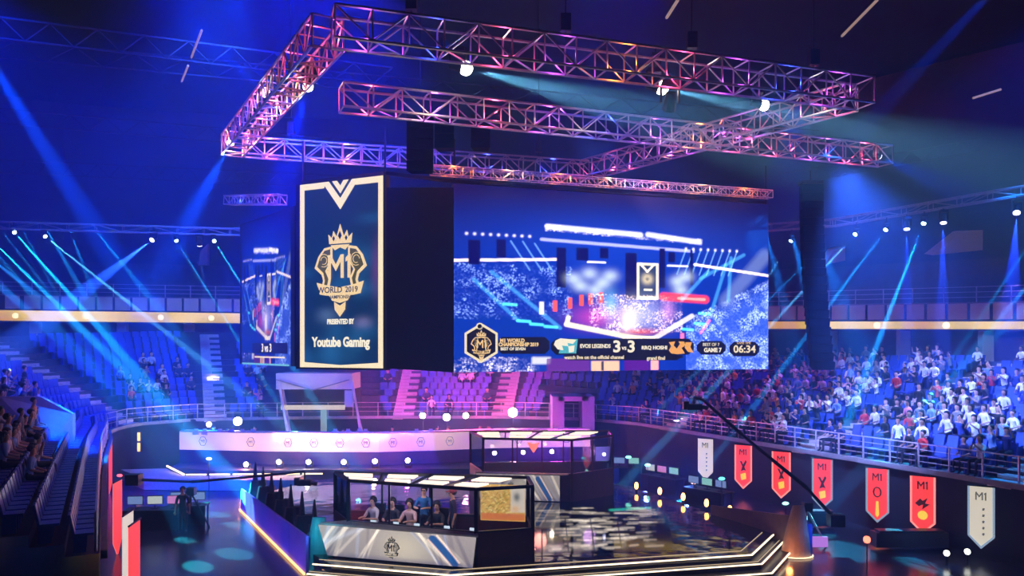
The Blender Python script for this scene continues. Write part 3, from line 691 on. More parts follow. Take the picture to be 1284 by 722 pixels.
    p.blob(790, 414, 22, 4, (.7, .1, .1), False, .8); p.speck(((np.abs(p.X-785) < 60) & (np.abs(p.Y-390) < 25)).astype(float), .3, (1, .8, 1), rng)
    for x, y in ((640, 401), (672, 408), (655, 405), (624, 380), (845, 410), (862, 402), (868, 388)): p.line(x, y, x+14, y+1, 2, (.1, .9, 1.2), k=.8, soft=1.5)
    for x0, y0, x1, y1 in ((590, 350, 640, 400), (610, 340, 690, 410), (880, 330, 845, 370), (905, 320, 885, 385), (912, 310, 908, 370), (930, 305, 870, 340)): p.line(x0, y0, x1, y1, 2.5, (.06, .35, .8), k=.6, soft=2)
    p.line(960, 305, 905, 370, 10, (.25, .35, .5), k=.35, soft=8); p.line(882, 398, 870, 415, 3, (1, .1, .2), k=.8)
    p.speck(((p.Y > 448) & (p.X < 665)).astype(float), .3, (.9, .9, 1.2), rng); p.rect(655, 446, 680, 458, (.55, .6, 1), 3)
    p.rect(727, 452, 764, 468, (.75, .48, .42), 2); p.line(742, 455, 742, 464, 3, (.05, .04, .1), False); p.rect(803, 452, 814, 466, (.95, .4, .5), 1); p.mix(((p.Y > 450) & (np.abs(p.X-700) < 26))*.8, (.12, .02, .3)); p.mix(((p.Y > 450) & (np.abs(p.X-785) < 16))*.7, (.1, .0, .25))
    return p.A
rng = np.random.default_rng(3)
# main screen
BLm, BRm = P(569, 467, 31.5), P(963, 465, 36.2); TLm = Vector((BLm.x, BLm.y, 13.45)); BRm.z = BLm.z = 6.0
ms = empty('main_screen', BLm.lerp(BRm, .5), 'large LED screen showing the arena with 3 vs 3 and 06:34', 'screen')
right = (BRm-BLm).normalized(); nf = right.cross(Vector((0, 0, 1))); upv = Vector((0, 0, 1))
pic = scene_picture(400, 236, rng)
grid_led('picture', pic, BLm+nf*.02, BRm+nf*.02, TLm+nf*.02, 1.7, ms)
BRt = Vector((BRm.x, BRm.y, 13.45))
MB().slab([BLm, BRm, BRt, TLm], -nf, .35).build('cabinet', black, ms)
def scr(px, py):               # bearing to a point on the plane of the main screen
    k = (px-642)/1000; d = right; s = (BLm.x-k*BLm.y)/(k*d.y-d.x); Y = BLm.y+s*d.y
    return Vector((BLm.x+s*d.x, Y, EYE-(py-435)*Y/1000))
hud_b = em('hud_black', (.01, .008, .02), .6); hud_c = em('hud_cream', (1, .93, .8), .95); hud_t = em('hud_teal', (.1, .6, .9), .9); hud_o = em('hud_orange', (1, .5, .12), .95); hud_w = em('hud_white', (1, 1, 1), 1.0)
def poly(pts, m, lift, name, par=None, f=scr, nn=None):
    nn = nn or nf; par = par or hud; return MB().slab([f(*p)+nn*lift for p in pts], nn, .006).build(name, m, par)
def octo(x0, y0, x1, y1, c, slope=0):
    g = lambda x: slope*(x-x0); return [(x0+c, y0+g(x0+c)), (x1-c, y0+g(x1)), (x1, y0+c+g(x1)), (x1, y1-c+g(x1)), (x1-c, y1+g(x1)), (x0+c, y1+g(x0)), (x0, y1-c), (x0, y0+c)]
hud = empty('score_overlay'); hud.parent = ms
def pill(x0, y0, x1, y1, c, name='score_bar', dy=0):
    poly(octo(x0, y0, x1, y1, c), hud_c, .01, name+'_outline'); poly(octo(x0+1.4, y0+1.4, x1-1.4, y1-1.4, c-.5), hud_b, .02, name)
pill(622, 421, 690, 445, 6, 'event_bar'); pill(705, 441, 857, 453, 7, 'caption_bar'); pill(689, 423, 871, 446, 7); pill(872, 426, 911, 446, 6, 'round_bar'); pill(913, 427, 953, 448, 6, 'clock_bar')
hexa = [(603+r_*math.sin(a), 430-r_*1.05*math.cos(a)) for r_, a in [(24, i*math.pi/3) for i in range(6)]]; poly(hexa, hud_c, .03, 'crest_outline')
poly([(603+(x-603)*.86, 430+(y-430)*.86) for x, y in hexa], hud_b, .04, 'crest_field'); poly([(601+4.5*math.sin(a*.785), 409-4.5*math.cos(a*.785)) for a in range(8)], hud_c, .04, 'crest_knob')
poly([(601+2.8*math.sin(a*.785), 409-2.8*math.cos(a*.785)) for a in range(8)], hud_b, .05, 'crest_knob_field')
def hudtext(s_, px, py, hpx, m=hud_w, sx=1, bold=.0, name='lettering'):
    c = scr(px, py); text(s_, c+nf*.045, right, upv, hpx*c.y/1000*1.35, m, hud, name, .004, bold, sx)
hudtext('3', 773, 435, 15, hud_w, 1.15, .02, 'score'); hudtext('3', 791, 435, 15, hud_w, 1.15, .02, 'score'); hudtext('vs', 782, 436, 6, bold=.005)
hudtext('06:34', 933, 438, 9.5, hud_c, 1.15, .01, 'clock'); hudtext('GAME TIME', 932, 430, 3, gold_led); hudtext('EVOS LEGENDS', 746, 434, 5.0, bold=.008, sx=.9); hudtext('RRQ HOSHI', 820, 436, 4.6, bold=.008, sx=1.1)
hudtext('M1 WORLD', 642, 427, 4.6, gold_led, bold=.01); hudtext('CHAMPIONSHIP 2019', 650, 432, 4.6, gold_led, .9, .01); hudtext('BEST OF SEVEN', 643, 437.5, 3.6, hud_w, bold=.005)
hudtext('BEST OF 7', 891, 432, 4, hud_w); hudtext('GAME 7', 893, 439, 5.4, hud_w, bold=.01)
hudtext('watch live on the official channel', 745, 448, 4.6, hud_c, 1.0, .006); hudtext('grand final', 822, 449, 4.6, hud_c, 1, .006)
# team marks: a pale roaring-head shape on teal and an orange double-hook
poly([(706, 425), (724, 425), (722, 443), (700, 443)], hud_t, .035, 'team_mark_field'); poly([(696, 427), (702, 424), (712, 425), (722, 426), (718, 431), (711, 430), (712, 434), (704, 433), (706, 439), (699, 438), (694, 432)], hud_w, .042, 'team_mark'); poly([(712, 434), (720, 433), (719, 441), (713, 442)], hud_w, .042, 'team_mark')
poly([(838, 429), (846, 428), (844, 433), (848, 437), (852, 431), (850, 428), (857, 428), (859, 433), (854, 436), (858, 443), (849, 444), (841, 443), (838, 439), (841, 434)], hud_o, .042, 'team_mark'); poly([(859, 429), (867, 429), (865, 435), (869, 442), (862, 441), (858, 436)], hud_o, .042, 'team_mark')
def m1(c, Rv, U, N, h, m, par, dep=.01, name='monogram'):
    c = Vector(c); g = lambda x, y: c+Rv*(x*h)+U*(y*h); a = .13
    MB().slab([g(x, y) for x, y in [(-.62, -.5), (-.62, .5), (-.46, .5), (-.2, .08), (.06, .5), (.22, .5), (.22, -.5), (.06, -.5), (.06, .2), (-.2, -.2), (-.46, .2), (-.46, -.5)]], N, dep).slab([g(x, y) for x, y in [(.42, -.5), (.42, .24), (.32, .18), (.32, .34), (.48, .5), (.58, .5), (.58, -.5)]], N, dep).build(name, m, par)
# the M1 crest, drawn on any plane: unit coordinates, x right, y up, total height ~2
def crest(c, R, U, N, s, par, m_line, m_fill, m_in, dep=.012, layers=True):
    e_ = empty('crest'); e_.parent = par; par = e_
    c = Vector(c); R = Vector(R); U = Vector(U); N = Vector(N)
    f = lambda x, y, l=0: c+R*(x*s)+U*(y*s)+N*l
    def pl(pts, m, l, nm): MB().slab([f(x, y, l) for x, y in pts], N, dep).build(nm, m, par)
    pl([(-.42, .62), (-.46, .92), (-.32, .80), (-.26, 1.02), (-.14, .84), (0, 1.22), (.14, .84), (.26, 1.02), (.32, .80), (.46, .92), (.42, .62)], m_line, .01, 'crown')
    pl([(0, 1.0), (.07, .86), (0, .74), (-.07, .86)], m_in, .03, 'crown_gem'); pl([(-.24, .86), (-.19, .78), (-.24, .7), (-.29, .78)], m_in, .03, 'crown_gem'); pl([(.24, .86), (.29, .78), (.24, .7), (.19, .78)], m_in, .03, 'crown_gem')
    for k in (-1, 1):
        pl([(k*x, y) for x, y in [(.3, .55), (.62, .5), (.85, .25), (1.0, -.1), (.72, -.32), (.66, -.5), (.74, -.72), (.42, -.72), (.36, -.45), (.5, -.18), (.3, .1)]], m_line, .005, 'wing')
        pl([(k*x, y) for x, y in [(.38, .46), (.6, .42), (.78, .2), (.88, -.06), (.64, -.26), (.58, -.5), (.62, -.64), (.5, -.64), (.45, -.45), (.58, -.2), (.38, .08)]], m_fill, .02, 'wing_inlay')
        for r_ in (.12, .2):
            pts = [(k*(.62+r_*math.cos(a)), .12+r_*math.sin(a)) for a in np.linspace(0, 5.2, 10)]; mb = MB()
            for a, b_ in zip(pts, pts[1:]): mb.bar(f(*a, .035), f(*b_, .035), .012*s, 4)
            mb.build('wing_scroll', m_line, par)
    pl([(-.36, .58), (.36, .58), (.2, .42), (0, .5), (-.2, .42)], m_line, .02, 'collar')
    pl([(-.9, -.55), (-.45, -.66), (0, -.72), (.45, -.66), (.9, -.55), (.78, -.92), (.4, -.98), (.3, -1.12), (0, -1.2), (-.3, -1.12), (-.4, -.98), (-.78, -.92)], m_line, .03, 'scroll_band')
    pl([(-.22, -1.16), (0, -1.28), (.22, -1.16), (.2, -1.4), (0, -1.62), (-.2, -1.4)], m_line, .03, 'pendant')
    m1(f(.0, -.08, .05), R, U, N, s*.72, m_line, par)
    text('WORLD', f(-.38, -.8, .05), R, U, s*.26, m_in, par, 'motto', .004, .004, 1); text('CHAMPIONSHIP', f(.0, -1.02, .05), R, U, s*.15, m_in, par, 'motto', .004, .002, 1); text('2019', f(.45, -.8, .05), R, U, s*.24, m_in, par, 'motto', .004, .004, 1)
c_ = scr(603, 430)
crest(c_+nf*.045, right, upv, nf, .44, ms, gold_led, hud_b, hud_b, .004)
# banner screen
BLb, BRb = P(377, 460, 31.8), P(481, 461, 30.0); BLb.z = BRb.z = 6.2; ZT = 13.45
bs = empty('banner_screen', BLb.lerp(BRb, .5), 'tall navy banner screen with cream border and M1 crest', 'screen')
rb_ = (BRb-BLb).normalized(); nb_ = rb_.cross(upv); Wb = (BRb-BLb).length; Hb = ZT-6.2
bp_ = Paint(60, 100, 0, 0, 60, 100, (.002, .028, .13)); r2 = np.random.default_rng(5)
for k in range(16): bp_.blob(r2.uniform(0, 60), r2.uniform(20, 95), r2.uniform(4, 14), r2.uniform(3, 9), (.01, .09, .28), True, .5)
bp_.blob(20, 72, 7, 4, (.1, .18, .4), True, .6); bp_.blob(46, 76, 6, 3, (.2, .16, .4), True, .6); bp_.blob(56, 48, 4, 14, (.12, .02, .14), True, .8)
f = lambda x, z, l=0: BLb+rb_*(x*Wb)+upv*(z*Hb)+nb_*l
grid_led('picture', bp_.A, f(0, 0, .02), f(1, 0, .02), f(0, 1, .02), 1.0, bs)
MB().slab([f(-.06, -.01), f(1.02, -.01), f(1.02, 1.005), f(-.06, 1.005)], -nb_, .3).build('cabinet', black, bs)
def bpl(pts, m, l, nm): MB().slab([f(x, z, l) for x, z in pts], nb_, .01).build(nm, m, bs)
bw = .055
for pts in ([(0, 0), (bw, 0), (bw, 1), (0, 1)], [(1-bw, 0), (1, 0), (1, 1), (1-bw, 1)], [(0, 0), (1, 0), (1, .03), (.5, .014), (0, .03)], [(0, 1), (0, .967), (.30, .967), (.32, 1)], [(1, 1), (1, .967), (.68, .967), (.66, 1)]): bpl(pts, cream_led, .03, 'border')
bpl([(.28, 1), (.5, .845), (.72, 1), (.66, 1), (.64, 1), (.5, .905), (.36, 1)], cream_led, .035, 'chevron'); bpl([(.40, 1), (.5, .93), (.60, 1), (.54, 1), (.5, .972), (.46, 1)], cream_led, .035, 'chevron')
crest(f(.5, .555, .03), rb_, upv, nb_, Wb*.315, bs, em('banner_gold', (1, .80, .52), .95), em('banner_inlay', (.10, .10, .03), .9), em('banner_navy', (.005, .02, .08), 1))
text('PRESENTED BY', f(.5, .245, .04), rb_, upv, .27, hud_w, bs, 'lettering', .005, .012, .72); text('Youtube Gaming', f(.5, .135, .04), rb_, upv, .52, hud_w, bs, 'lettering', .005, .02, .78)
# black side face between the banner and the main screen
sf = MB().slab([BRb+Vector((.05, 0, 0)), BLm-Vector((.02, 0, 0)), Vector((BLm.x-.02, BLm.y, 13.3)), Vector((BRb.x+.05, BRb.y, 13.0))], (0, 1, 0), .25).build('side_masking', mk('masking_cloth', (.006, .005, .03), .9)); tag(sf, 'tall black masking cloth between banner screen and large screen', 'masking')
# left screen
BLl, BRl = P(304, 452, 37.5), P(365, 460, 33); BLl.z = BRl.z = 6.2
ls = empty('side_screen', BLl.lerp(BRl, .5), 'narrow LED screen seen at an angle, left of the banner screen', 'screen'); rl = (BRl-BLl).normalized(); nl = rl.cross(upv)
pl_ = scene_picture(150, 150, rng); TLl = Vector((BLl.x, BLl.y, 12.7)); grid_led('picture', pl_, BLl+nl*.02, BRl+nl*.02, TLl+nl*.02, .9, ls)
MB().slab([BLl-rl*.35, BRl+rl*.35, BRl+rl*.35+upv*6.6, BLl-rl*.35+upv*6.6], -nl, .3).build('cabinet', black, ls)
fl = lambda x, z: BLl+rl*(x*(BRl-BLl).length)+upv*(z*6.5)+nl*.04
MB().slab([fl(.25, .08), fl(.95, .08), fl(.95, .15), fl(.25, .15)], nl, .01).build('score_bar', hud_b, ls); MB().slab([fl(.3, .05), fl(.9, .05), fl(.9, .06), fl(.3, .06)], nl, .01).build('caption_bar', hud_c, ls)
text('3 vs 3', fl(.55, .115)+nl*.02, rl, upv, .5, hud_w, ls, 'score', .004, .01, 1)
MB().slab([fl(.02, 0), fl(.98, 0), fl(.98, .012), fl(.02, .012)], nl, .02).build('lower_edge', em('edge_cyan', (.2, .7, 1), .8), ls)
truss(P(286, 251, 39), P(354, 250, 34.5), .42, .7, 'short dim truss above the narrow side screen', None, r=.03, lr=.02); warmers(P(286, 251, 38.7), P(354, 250, 34.2), 2, [BV, VI], 26)
# rig frame holding the screens
rf = empty('screen_rig', (1.5, 35, 6), 'black steel frame at the core of the hanging screens', 'rig')
MB().box((2.0, 38.2, 9.8), (12, 5, 6.4), .32).build('core_masking', drape, rf)
for p, q in ((BLm, BRm), (BRb, BLb), (BRb, BLm)): MB().bar(Vector((p.x, p.y+.3, 13.6)), Vector((q.x, q.y+.3, 13.6)), .09).build('header', black, rf)
for p in (BLb, BRb, BLm, BRm): MB().bar(Vector((p.x, p.y+.35, 13.5)), Vector((p.x, p.y+.35, 15.3)), .05).build('hanger', black, rf)
# line-array loudspeakers
def line_array(p, n, wd, h, label, dp=.7):
    t = empty('line_array', p, label, 'loudspeaker')
    me = MB().prism([(-wd/2, -dp/2), (wd/2, -dp/2), (wd*.4, dp/2), (-wd*.4, dp/2)], -h*.47, h*.47).mesh('cabinet', mk('speaker_box', (.003, .003, .005), .8, spec=.1))
    for i in range(n):
        o = link('cabinet', me, t); o.location = (0, -.02*i*i*.15, -h*(i+.5)); o.rotation_euler = (.012*i, 0, 0)
    MB().box(Vector(p)+Vector((0, 0, .1)), (wd, dp, .12)).build('fly_bar', black, t); MB().bar(Vector(p)+Vector((0, 0, .1)), (p[0], p[1], 15.4), .03).build('cable', black, t)
    return t
line_array(P(1016, 232, 38), 22, 1.0, .395, 'tall black loudspeaker column hanging right of the large screen')
line_array(P(558, 152, 31), 4, .75, .28, 'left of two short speaker arrays hanging under the truss'); line_array(P(603, 152, 31.5), 4, .75, .28, 'right of two short speaker arrays hanging under the truss')
line_array(P(528, 150, 30), 5, 1.0, .4, 'black motor cabinet stack beside the short speaker arrays')

# ------------------------------------------------------------------ stage
SZ = .6
stage_poly = [(-5.32, 23.5), (-6.35, 24.9), (-11.2, 34.1), (-9.5, 38.5), (0, 40.3), (5.5, 36.8), (8.94, 27.35), (7.41, 24.7), (-1.73, 22.5)]
stg = empty('stage', (0, 30, 0), kind='structure')
MB().prism(stage_poly, .02, SZ).build('deck', deck_m, stg)
step_m = mk('step_paint', (.025, .018, .022), .35, var=.3)
edges = [((-5.32, 23.5), (-1.73, 22.5)), ((-1.73, 22.5), (7.41, 24.7)), ((7.41, 24.7), (8.94, 27.35))]
def offs(k):    # front polyline pushed out by k
    pts = [Vector((-5.9, 23.66, 0)), Vector((-1.73, 22.5, 0)), Vector((7.41, 24.7, 0)), Vector((8.94, 27.35, 0))]; out = []
    for i, p in enumerate(pts):
        ns = []
        for j in (i-1, i):
            if 0 <= j < 3: d = (pts[j+1]-pts[j]).normalized(); ns.append(Vector((d.y, -d.x, 0)))
        n = sum(ns, Vector()); n.normalize(); c = n.dot(ns[0]); out.append(p+n*k/c)
    return out
for k in range(3):
    z = SZ-.2*k; a = offs(.33*k); b_ = offs(.33*(k+1))
    if k: 
        pass
    o0 = offs(.33*k-.02); m = MB(); nx = offs(.33*(k))
    if k > 0:
        inn = offs(.33*(k-1)); m = MB().prism([p[:2] for p in inn]+[p[:2] for p in nx[::-1]], 0.02, z); m.build('step', step_m, stg)
    ms_ = MB(); e = offs(.33*k+.03)
    for p, q in zip(e, e[1:]): ms_.bar((p.x, p.y, z-.03), (q.x, q.y, z-.03), .024, 4)
    ms_.build('step_light', white_led, stg)
    if k < 2:
        ms_ = MB(); e = offs(.33*k-.10 if k else -.35)
        for p, q in zip(e, e[1:]): ms_.bar((p.x, p.y, z+.012), (q.x, q.y, z+.012), .010, 4)
        ms_.build('thin_step_line', em('dim_line', (1, .8, .6), .7), stg)
fpn = Paint(150, 90, 0, 0, 150, 90, (0, 0, 0)); rf_ = np.random.default_rng(4)  # white reflections on the deck, painted as broken glowing streaks
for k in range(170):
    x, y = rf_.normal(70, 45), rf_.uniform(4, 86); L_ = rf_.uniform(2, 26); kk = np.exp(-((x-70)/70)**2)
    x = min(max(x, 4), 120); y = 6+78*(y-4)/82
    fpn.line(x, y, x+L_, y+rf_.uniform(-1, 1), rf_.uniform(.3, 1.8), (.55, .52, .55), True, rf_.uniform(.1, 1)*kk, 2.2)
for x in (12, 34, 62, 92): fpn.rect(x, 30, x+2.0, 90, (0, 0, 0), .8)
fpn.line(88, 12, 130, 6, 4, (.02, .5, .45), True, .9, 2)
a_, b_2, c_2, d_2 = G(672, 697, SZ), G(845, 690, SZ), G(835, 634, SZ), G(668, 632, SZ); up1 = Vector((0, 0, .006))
fg = grid_led('painted_reflection', fpn.A, a_+up1, b_2+up1, d_2+up1, .75, stg, c_2+up1); fb = fg.data.materials[0].node_tree.nodes['Principled BSDF']; fb.inputs['Roughness'].default_value = .07; fb.inputs['IOR'].default_value = 2.2; fb.inputs['Base Color'].default_value = (.006, .006, .01, 1)
# footlights along the right back edge of the deck
for i in range(5):
    g = P(798+29.3*i, 606+7.6*i, 35.3-1.3*i); o = MB().ball((g.x, g.y, .86), .11, 8, 6, sc=(.8, .8, 1.5)).build('footlight', lens_o); tag(o, 'orange oval footlight standing on the right back edge of the stage', 'footlight', 'orange footlights')
    t_ = MB().bar((g.x, g.y, SZ), (g.x, g.y, .8), .05, 6).build('stand', black, o)
# purple barrier on the left wing with LED foot line
b0, b1 = Vector((-11.6, 34.1, 0)), Vector((-6.3, 24.4, 0)); bd = (b1-b0).normalized(); bn = Vector((bd.y, -bd.x, 0)); bn = -bn if bn.x > 0 else bn
br = empty('barrier', b0.lerp(b1, .5), 'long purple-blue lit barrier with glowing orange foot line', 'barrier')
for i in range(5):
    p = b0.lerp(b1, i/5)+bd*.02; q = b0.lerp(b1, (i+1)/5)-bd*.02; h0, h1 = .95+.05*i, 1.0+.05*i
    MB().slab([p+upv*.05, q+upv*.05, q+upv*h1, p+upv*h0], -bn, .08).build('panel', purple_cloth, br)
MB().bar(b0+bn*.05+upv*.06, b1+bn*.05+upv*.06, .04, 4).build('foot_light', em('orange_strip', (1, .55, .28), 2.2), br)
for i in range(6): p = b0.lerp(b1, (i+.5)/6); spot(p+bn*1.2+upv*.1, p+upv*.6, 100, (.3, .15, 1) if i % 2 else (.1, .1, 1), 45, .6)
# dark spires behind it
spx = [(312, 598, 632), (332, 602, 640), (345, 609, 644), (359, 617, 655), (371, 625, 664), (383, 637, 672), (398, 648, 690)]
for i, (x, y0, y1) in enumerate(spx):
    p = b0.lerp(b1, .03+i*.145)-bn*.55; hgt = 2.0+.05*i
    o = MB().bar((p.x, p.y, SZ), (p.x, p.y, SZ+.7), .34, 6, .2).bar((p.x, p.y, SZ+.7), (p.x, p.y, SZ+1.5), .12, 5, .03).box((p.x+.25, p.y+.1, SZ+.35), (.3, .3, .7)).build('spire_prop', black)
    tag(o, 'black pointed spire prop behind the purple barrier, %s from the far end' % ['first', 'second', 'third', 'fourth', 'fifth', 'sixth', 'seventh'][i], 'prop')
# curved pylons on both front corners
def pylon(c, label, m1, m2, flip=1):
    t = empty('pylon', c, label, 'pylon'); rows = 8; vs = []; fs = []; n = 8
    for k in range(rows+1):
        z = 1.7*k/rows; r = .52*(1-.62*(k/rows)**1.4)
        for j in range(n+1):
            a = math.pi*(1.05+.9*j/n); vs.append((c[0]+r*1.0*math.cos(a)+flip*.1*(k/rows), c[1]+r*.7*math.sin(a), z))
    for k in range(rows):
        for j in range(n): a = k*(n+1)+j; fs.append((a, a+1, a+n+2, a+n+1))
    MB().add(vs, fs).add([(c[0]-.3, c[1]+.05, 0), (c[0]+.3, c[1]+.05, 0), (c[0]+.2+flip*.1, c[1]+.05, 1.69), (c[0]-.15+flip*.1, c[1]+.05, 1.69)], [(0, 1, 2, 3)]).build('shell', m1, t)
    MB().box((c[0]+flip*.42, c[1]+.12, .55), (.22, .5, 1.1)).build('back_fin', m2, t)
    mb = MB(); pts = [(c[0]+.58*math.cos(math.pi*(1+j/10)), c[1]+.44*math.sin(math.pi*(1+j/10)), .04) for j in range(11)]
    for p, q in zip(pts, pts[1:]): mb.bar(p, q, .025, 4)
    mb.build('foot_light', em('pylon_strip', (1, .75, .55), 2), t)
pg = G(997, 697); pylon((pg.x, pg.y, 0), 'curved tan pylon with glowing foot at right front stage corner', mk('pylon_tan', (.55, .42, .36), .6), mk('pylon_blue', (.03, .12, .8), .5))
point((pg.x-.5, pg.y-.9, .25), (1, .3, .1), 14); point((pg.x+.9, pg.y-.5, .9), (.05, .2, 1), 20)
pg2 = G(404, 716); pylon((pg2.x, pg2.y, 0), 'curved pylon in teal light at left front stage corner beside the booth', mk('pylon_teal_lit', (.05, .4, .55), .5), mk('pylon_teal_lit2', (.02, .25, .4), .5), -1); point((pg2.x-.3, pg2.y-1.0, 1.5), (.1, .7, 1), 30)  # teal pool of light put into the shell and fin colours
lw = MB().slab([(pg.x-.15, pg.y+.3, 0), (7.6, 30.5, 0), (7.6, 30.5, .95), (pg.x-.15, pg.y+.3, 1.3)], (1, .3, 0), .08).build('side_skirt', mk('skirt_tan', (.3, .2, .2), .6)); tag(lw, 'low dusky skirt wall running back from the tan pylon', 'barrier')

# ------------------------------------------------------------------ glass gaming booths
glass = bpy.data.materials.new('booth_glass'); glass.use_nodes = True; nt = glass.node_tree; nt.nodes.clear()
og = nt.nodes.new('ShaderNodeOutputMaterial'); mxg = nt.nodes.new('ShaderNodeMixShader'); tr = nt.nodes.new('ShaderNodeBsdfTransparent'); gl = nt.nodes.new('ShaderNodeBsdfGlossy'); fr = nt.nodes.new('ShaderNodeFresnel')
gl.inputs['Roughness'].default_value = .02; tr.inputs[0].default_value = (.93, .95, 1, 1); fr.inputs[0].default_value = 1.35
nt.links.new(fr.outputs[0], mxg.inputs[0]); nt.links.new(tr.outputs[0], mxg.inputs[1]); nt.links.new(gl.outputs[0], mxg.inputs[2]); nt.links.new(mxg.outputs[0], og.inputs[0])
def streaks(w_, h, seed, warm_=False):
    r = np.random.default_rng(seed); p = Paint(w_, h, 0, 0, 200, 50, (.36, .34, .44))
    p.addc(np.clip((50-p.Y)/50, 0, 1)*.12, (1, .9, .9))
    p.blob(110, 26, 34, 30, (.74, .70, .68), False, .95)
    for k in range(26):
        x = r.choice([r.uniform(-10, 80), r.uniform(135, 200)]); d = r.uniform(5, 30)*(1 if x > 110 else -1); c = r.choice(3)
        p.line(x-d, 0, x+d*.8, 52, r.uniform(.6, 4), [(.55, .52, .5), (.12, .2, .45), (-.22, -.22, -.2)][c], True, r.uniform(.4, 1), 1.6)
    p.line(148, 8, 176, 46, 9, (.01, .12, .5), False, .95, 2); p.line(153, 2, 182, 44, 1.6, (.9, .6, .5), True, .9); p.line(142, 10, 172, 50, 1.6, (.9, .6, .5), True, .9)
    p.line(0, 30, 60, 0, 3, (.15, .2, .35), True, .8, 3); p.mix(np.clip((p.Y-42)/8, 0, 1)*.5, (.06, .06, .25)); p.A = np.clip(p.A, 0, 2); return p.A
def booth(corners, z0, zs, zt, label, front, grad, seed, divs, tint=(.02, .015, .03), ffac=.85, ledge=None, posts_m=black, tilt=0):
    """corners in order FL, FR, R, RR, RL (plan); z0 deck, zs sill, zt top"""
    cs = [Vector((c[0], c[1], 0)) for c in corners]; cen = sum(cs, Vector())/len(cs); t = empty('player_booth', (cen.x, cen.y, z0), label, 'booth'); n = len(cs)
    for i, c in enumerate(cs): MB().box((c.x, c.y, (z0+zt)/2), (.11, .11, zt-z0)).build('corner_post', posts_m, t)
    for i in range(n):
        a, b_ = cs[i], cs[(i+1) % n]; 
        for z, r in ((zt, .065), (zs, .06)): MB().bar(a+upv*z, b_+upv*z, r, 4).build('rail', posts_m, t)
        k = divs[i]; e = (b_-a)/k
        for j in range(1, k): MB().box(((a+e*j).x, (a+e*j).y, (zs+zt)/2), (.06, .06, zt-zs)).build('mullion', posts_m, t)
        nn = Vector((e.y, -e.x, 0)).normalized()
        for j in range(k):
            p, q = a+e*j+e*.02, a+e*(j+1)-e*.02; MB().slab([p+upv*(zs+.05), q+upv*(zs+.05), q+upv*(zt-.05), p+upv*(zt-.05)], nn, .012).build('pane', glass, t)
        if i != 0: MB().slab([a+upv*z0, b_+upv*z0, b_+upv*zs, a+upv*zs], nn, .05).build('lower_panel', wood_dark, t)
    a, b_ = cs[0], cs[1]; e = (b_-a).normalized(); nn = Vector((e.y, -e.x, 0)).normalized()
    MB().slab([a+upv*z0, b_+upv*z0, b_+upv*zs, a+upv*zs], -nn, .05).build('front_wall', wood_dark, t)
    F = front; gpn = MB().slab([F(-.005, 0), F(1.005, 0), F(1.005, 1.02), F(-.005, 1.02)], -nn, .06).build('graphic_panel', black, t)
    grid_led('front_graphic', streaks(150, 44, seed), F(0, 0)+nn*.03, F(1, 0)+nn*.03, F(0, 1)+nn*.03, grad, gpn, F(1, 1)+nn*.03)
    MB().slab([F(-.01, 1.0), F(1.01, 1.0), b_+e*.02+upv*zs, a-e*.02+upv*zs], upv, .05).build('ledge', ledge or mk('ledge_grey', (.35, .34, .42), .4), t)
    return t, cs, nn, e
FLb, FRb, Rb, RRb, RLb = (-5.04, 24.6), (-1.04, 23.1), (.61, 23.6), (.5, 25.2), (-5.8, 26.2)
fA, fB = Vector((-5.62, 24.35, SZ+.05)), Vector((-1.12, 22.95, SZ+.05)); tA, tB = Vector((-6.0, 24.75, 1.50)), Vector((-1.02, 22.98, 1.52))
def front1(u, v): return fA.lerp(fB, u).lerp(tA.lerp(tB, u), v)
bt, cs, nn, ee = booth([FLb, FRb, Rb, RRb, RLb], SZ, 1.62, 2.88, 'front glass player booth with silver streaked panel and black M1 crest', front1, .85, 11, [3, 1, 1, 4, 1])
# grid_led expects a parallelogram; crest on the panel
cc_ = front1(.475, .47); crest(cc_+nn*.06, ee, upv, nn, .27, bt, em('crest_black', (.01, .01, .015), .4), em('crest_grey', (.35, .33, .33), .9), em('crest_grey2', (.6, .56, .52), .9), .006)
# roof grid with light panels
def roof(t, cs, zt, n, strength):
    FL, FR, R, RR, RL = cs
    for k in range(1, n):
        u = k/n; p = FL.lerp(FR, u); q = RL.lerp(RR, u); MB().bar(p+upv*zt, q+upv*zt, .04, 4).build('roof_bar', black, t)
    lm = em('roof_light', (1, .86, .82), strength)
    for k in range(n):
        u0, u1 = (k+.15)/n, (k+.8)/n; p0, p1 = FL.lerp(FR, u0), FL.lerp(FR, u1); q0, q1 = RL.lerp(RR, u0), RL.lerp(RR, u1)
        for v0, v1 in ((.16, .38), (.6, .86)):
            MB().slab([p0.lerp(q0, v0)+upv*(zt-.02), p1.lerp(q1, v0)+upv*(zt-.02), p1.lerp(q1, v1)+upv*(zt-.02), p0.lerp(q0, v1)+upv*(zt-.02)], upv, .05).build('light_panel', lm, t)
roof(bt, cs, 2.88, 4, 1.5)
# gold-patterned backdrop and pale crest panel at the booth's back
gp_ = Paint(90, 60, 0, 0, 90, 60, (.75, .45, .12)); rg = np.random.default_rng(9)
for k in range(170):
    x, y = rg.uniform(0, 60), rg.uniform(0, 52); a = rg.uniform(-1, 1); gp_.line(x, y, x+4*math.cos(a), y+4*math.sin(a), .8, [(.95, .8, .35), (.35, .25, .02)][k % 2], False, .8, .8)
gp_.rect(60, 0, 90, 46, (.8, .74, .72), 2); gp_.rect(0, 46, 90, 60, (.75, .18, .06), 3, .85); gp_.blob(73, 20, 7, 8, (.1, .12, .15), False, .9); gp_.blob(70, 40, 9, 6, (.9, .5, .2), False, .8)
g0, g1 = Vector((-1.0, 25.35, 1.5)), Vector((.42, 25.1, 1.5)); grid_led('backdrop_graphic', gp_.A, g0, g1, g0+upv*1.15, .85, bt)
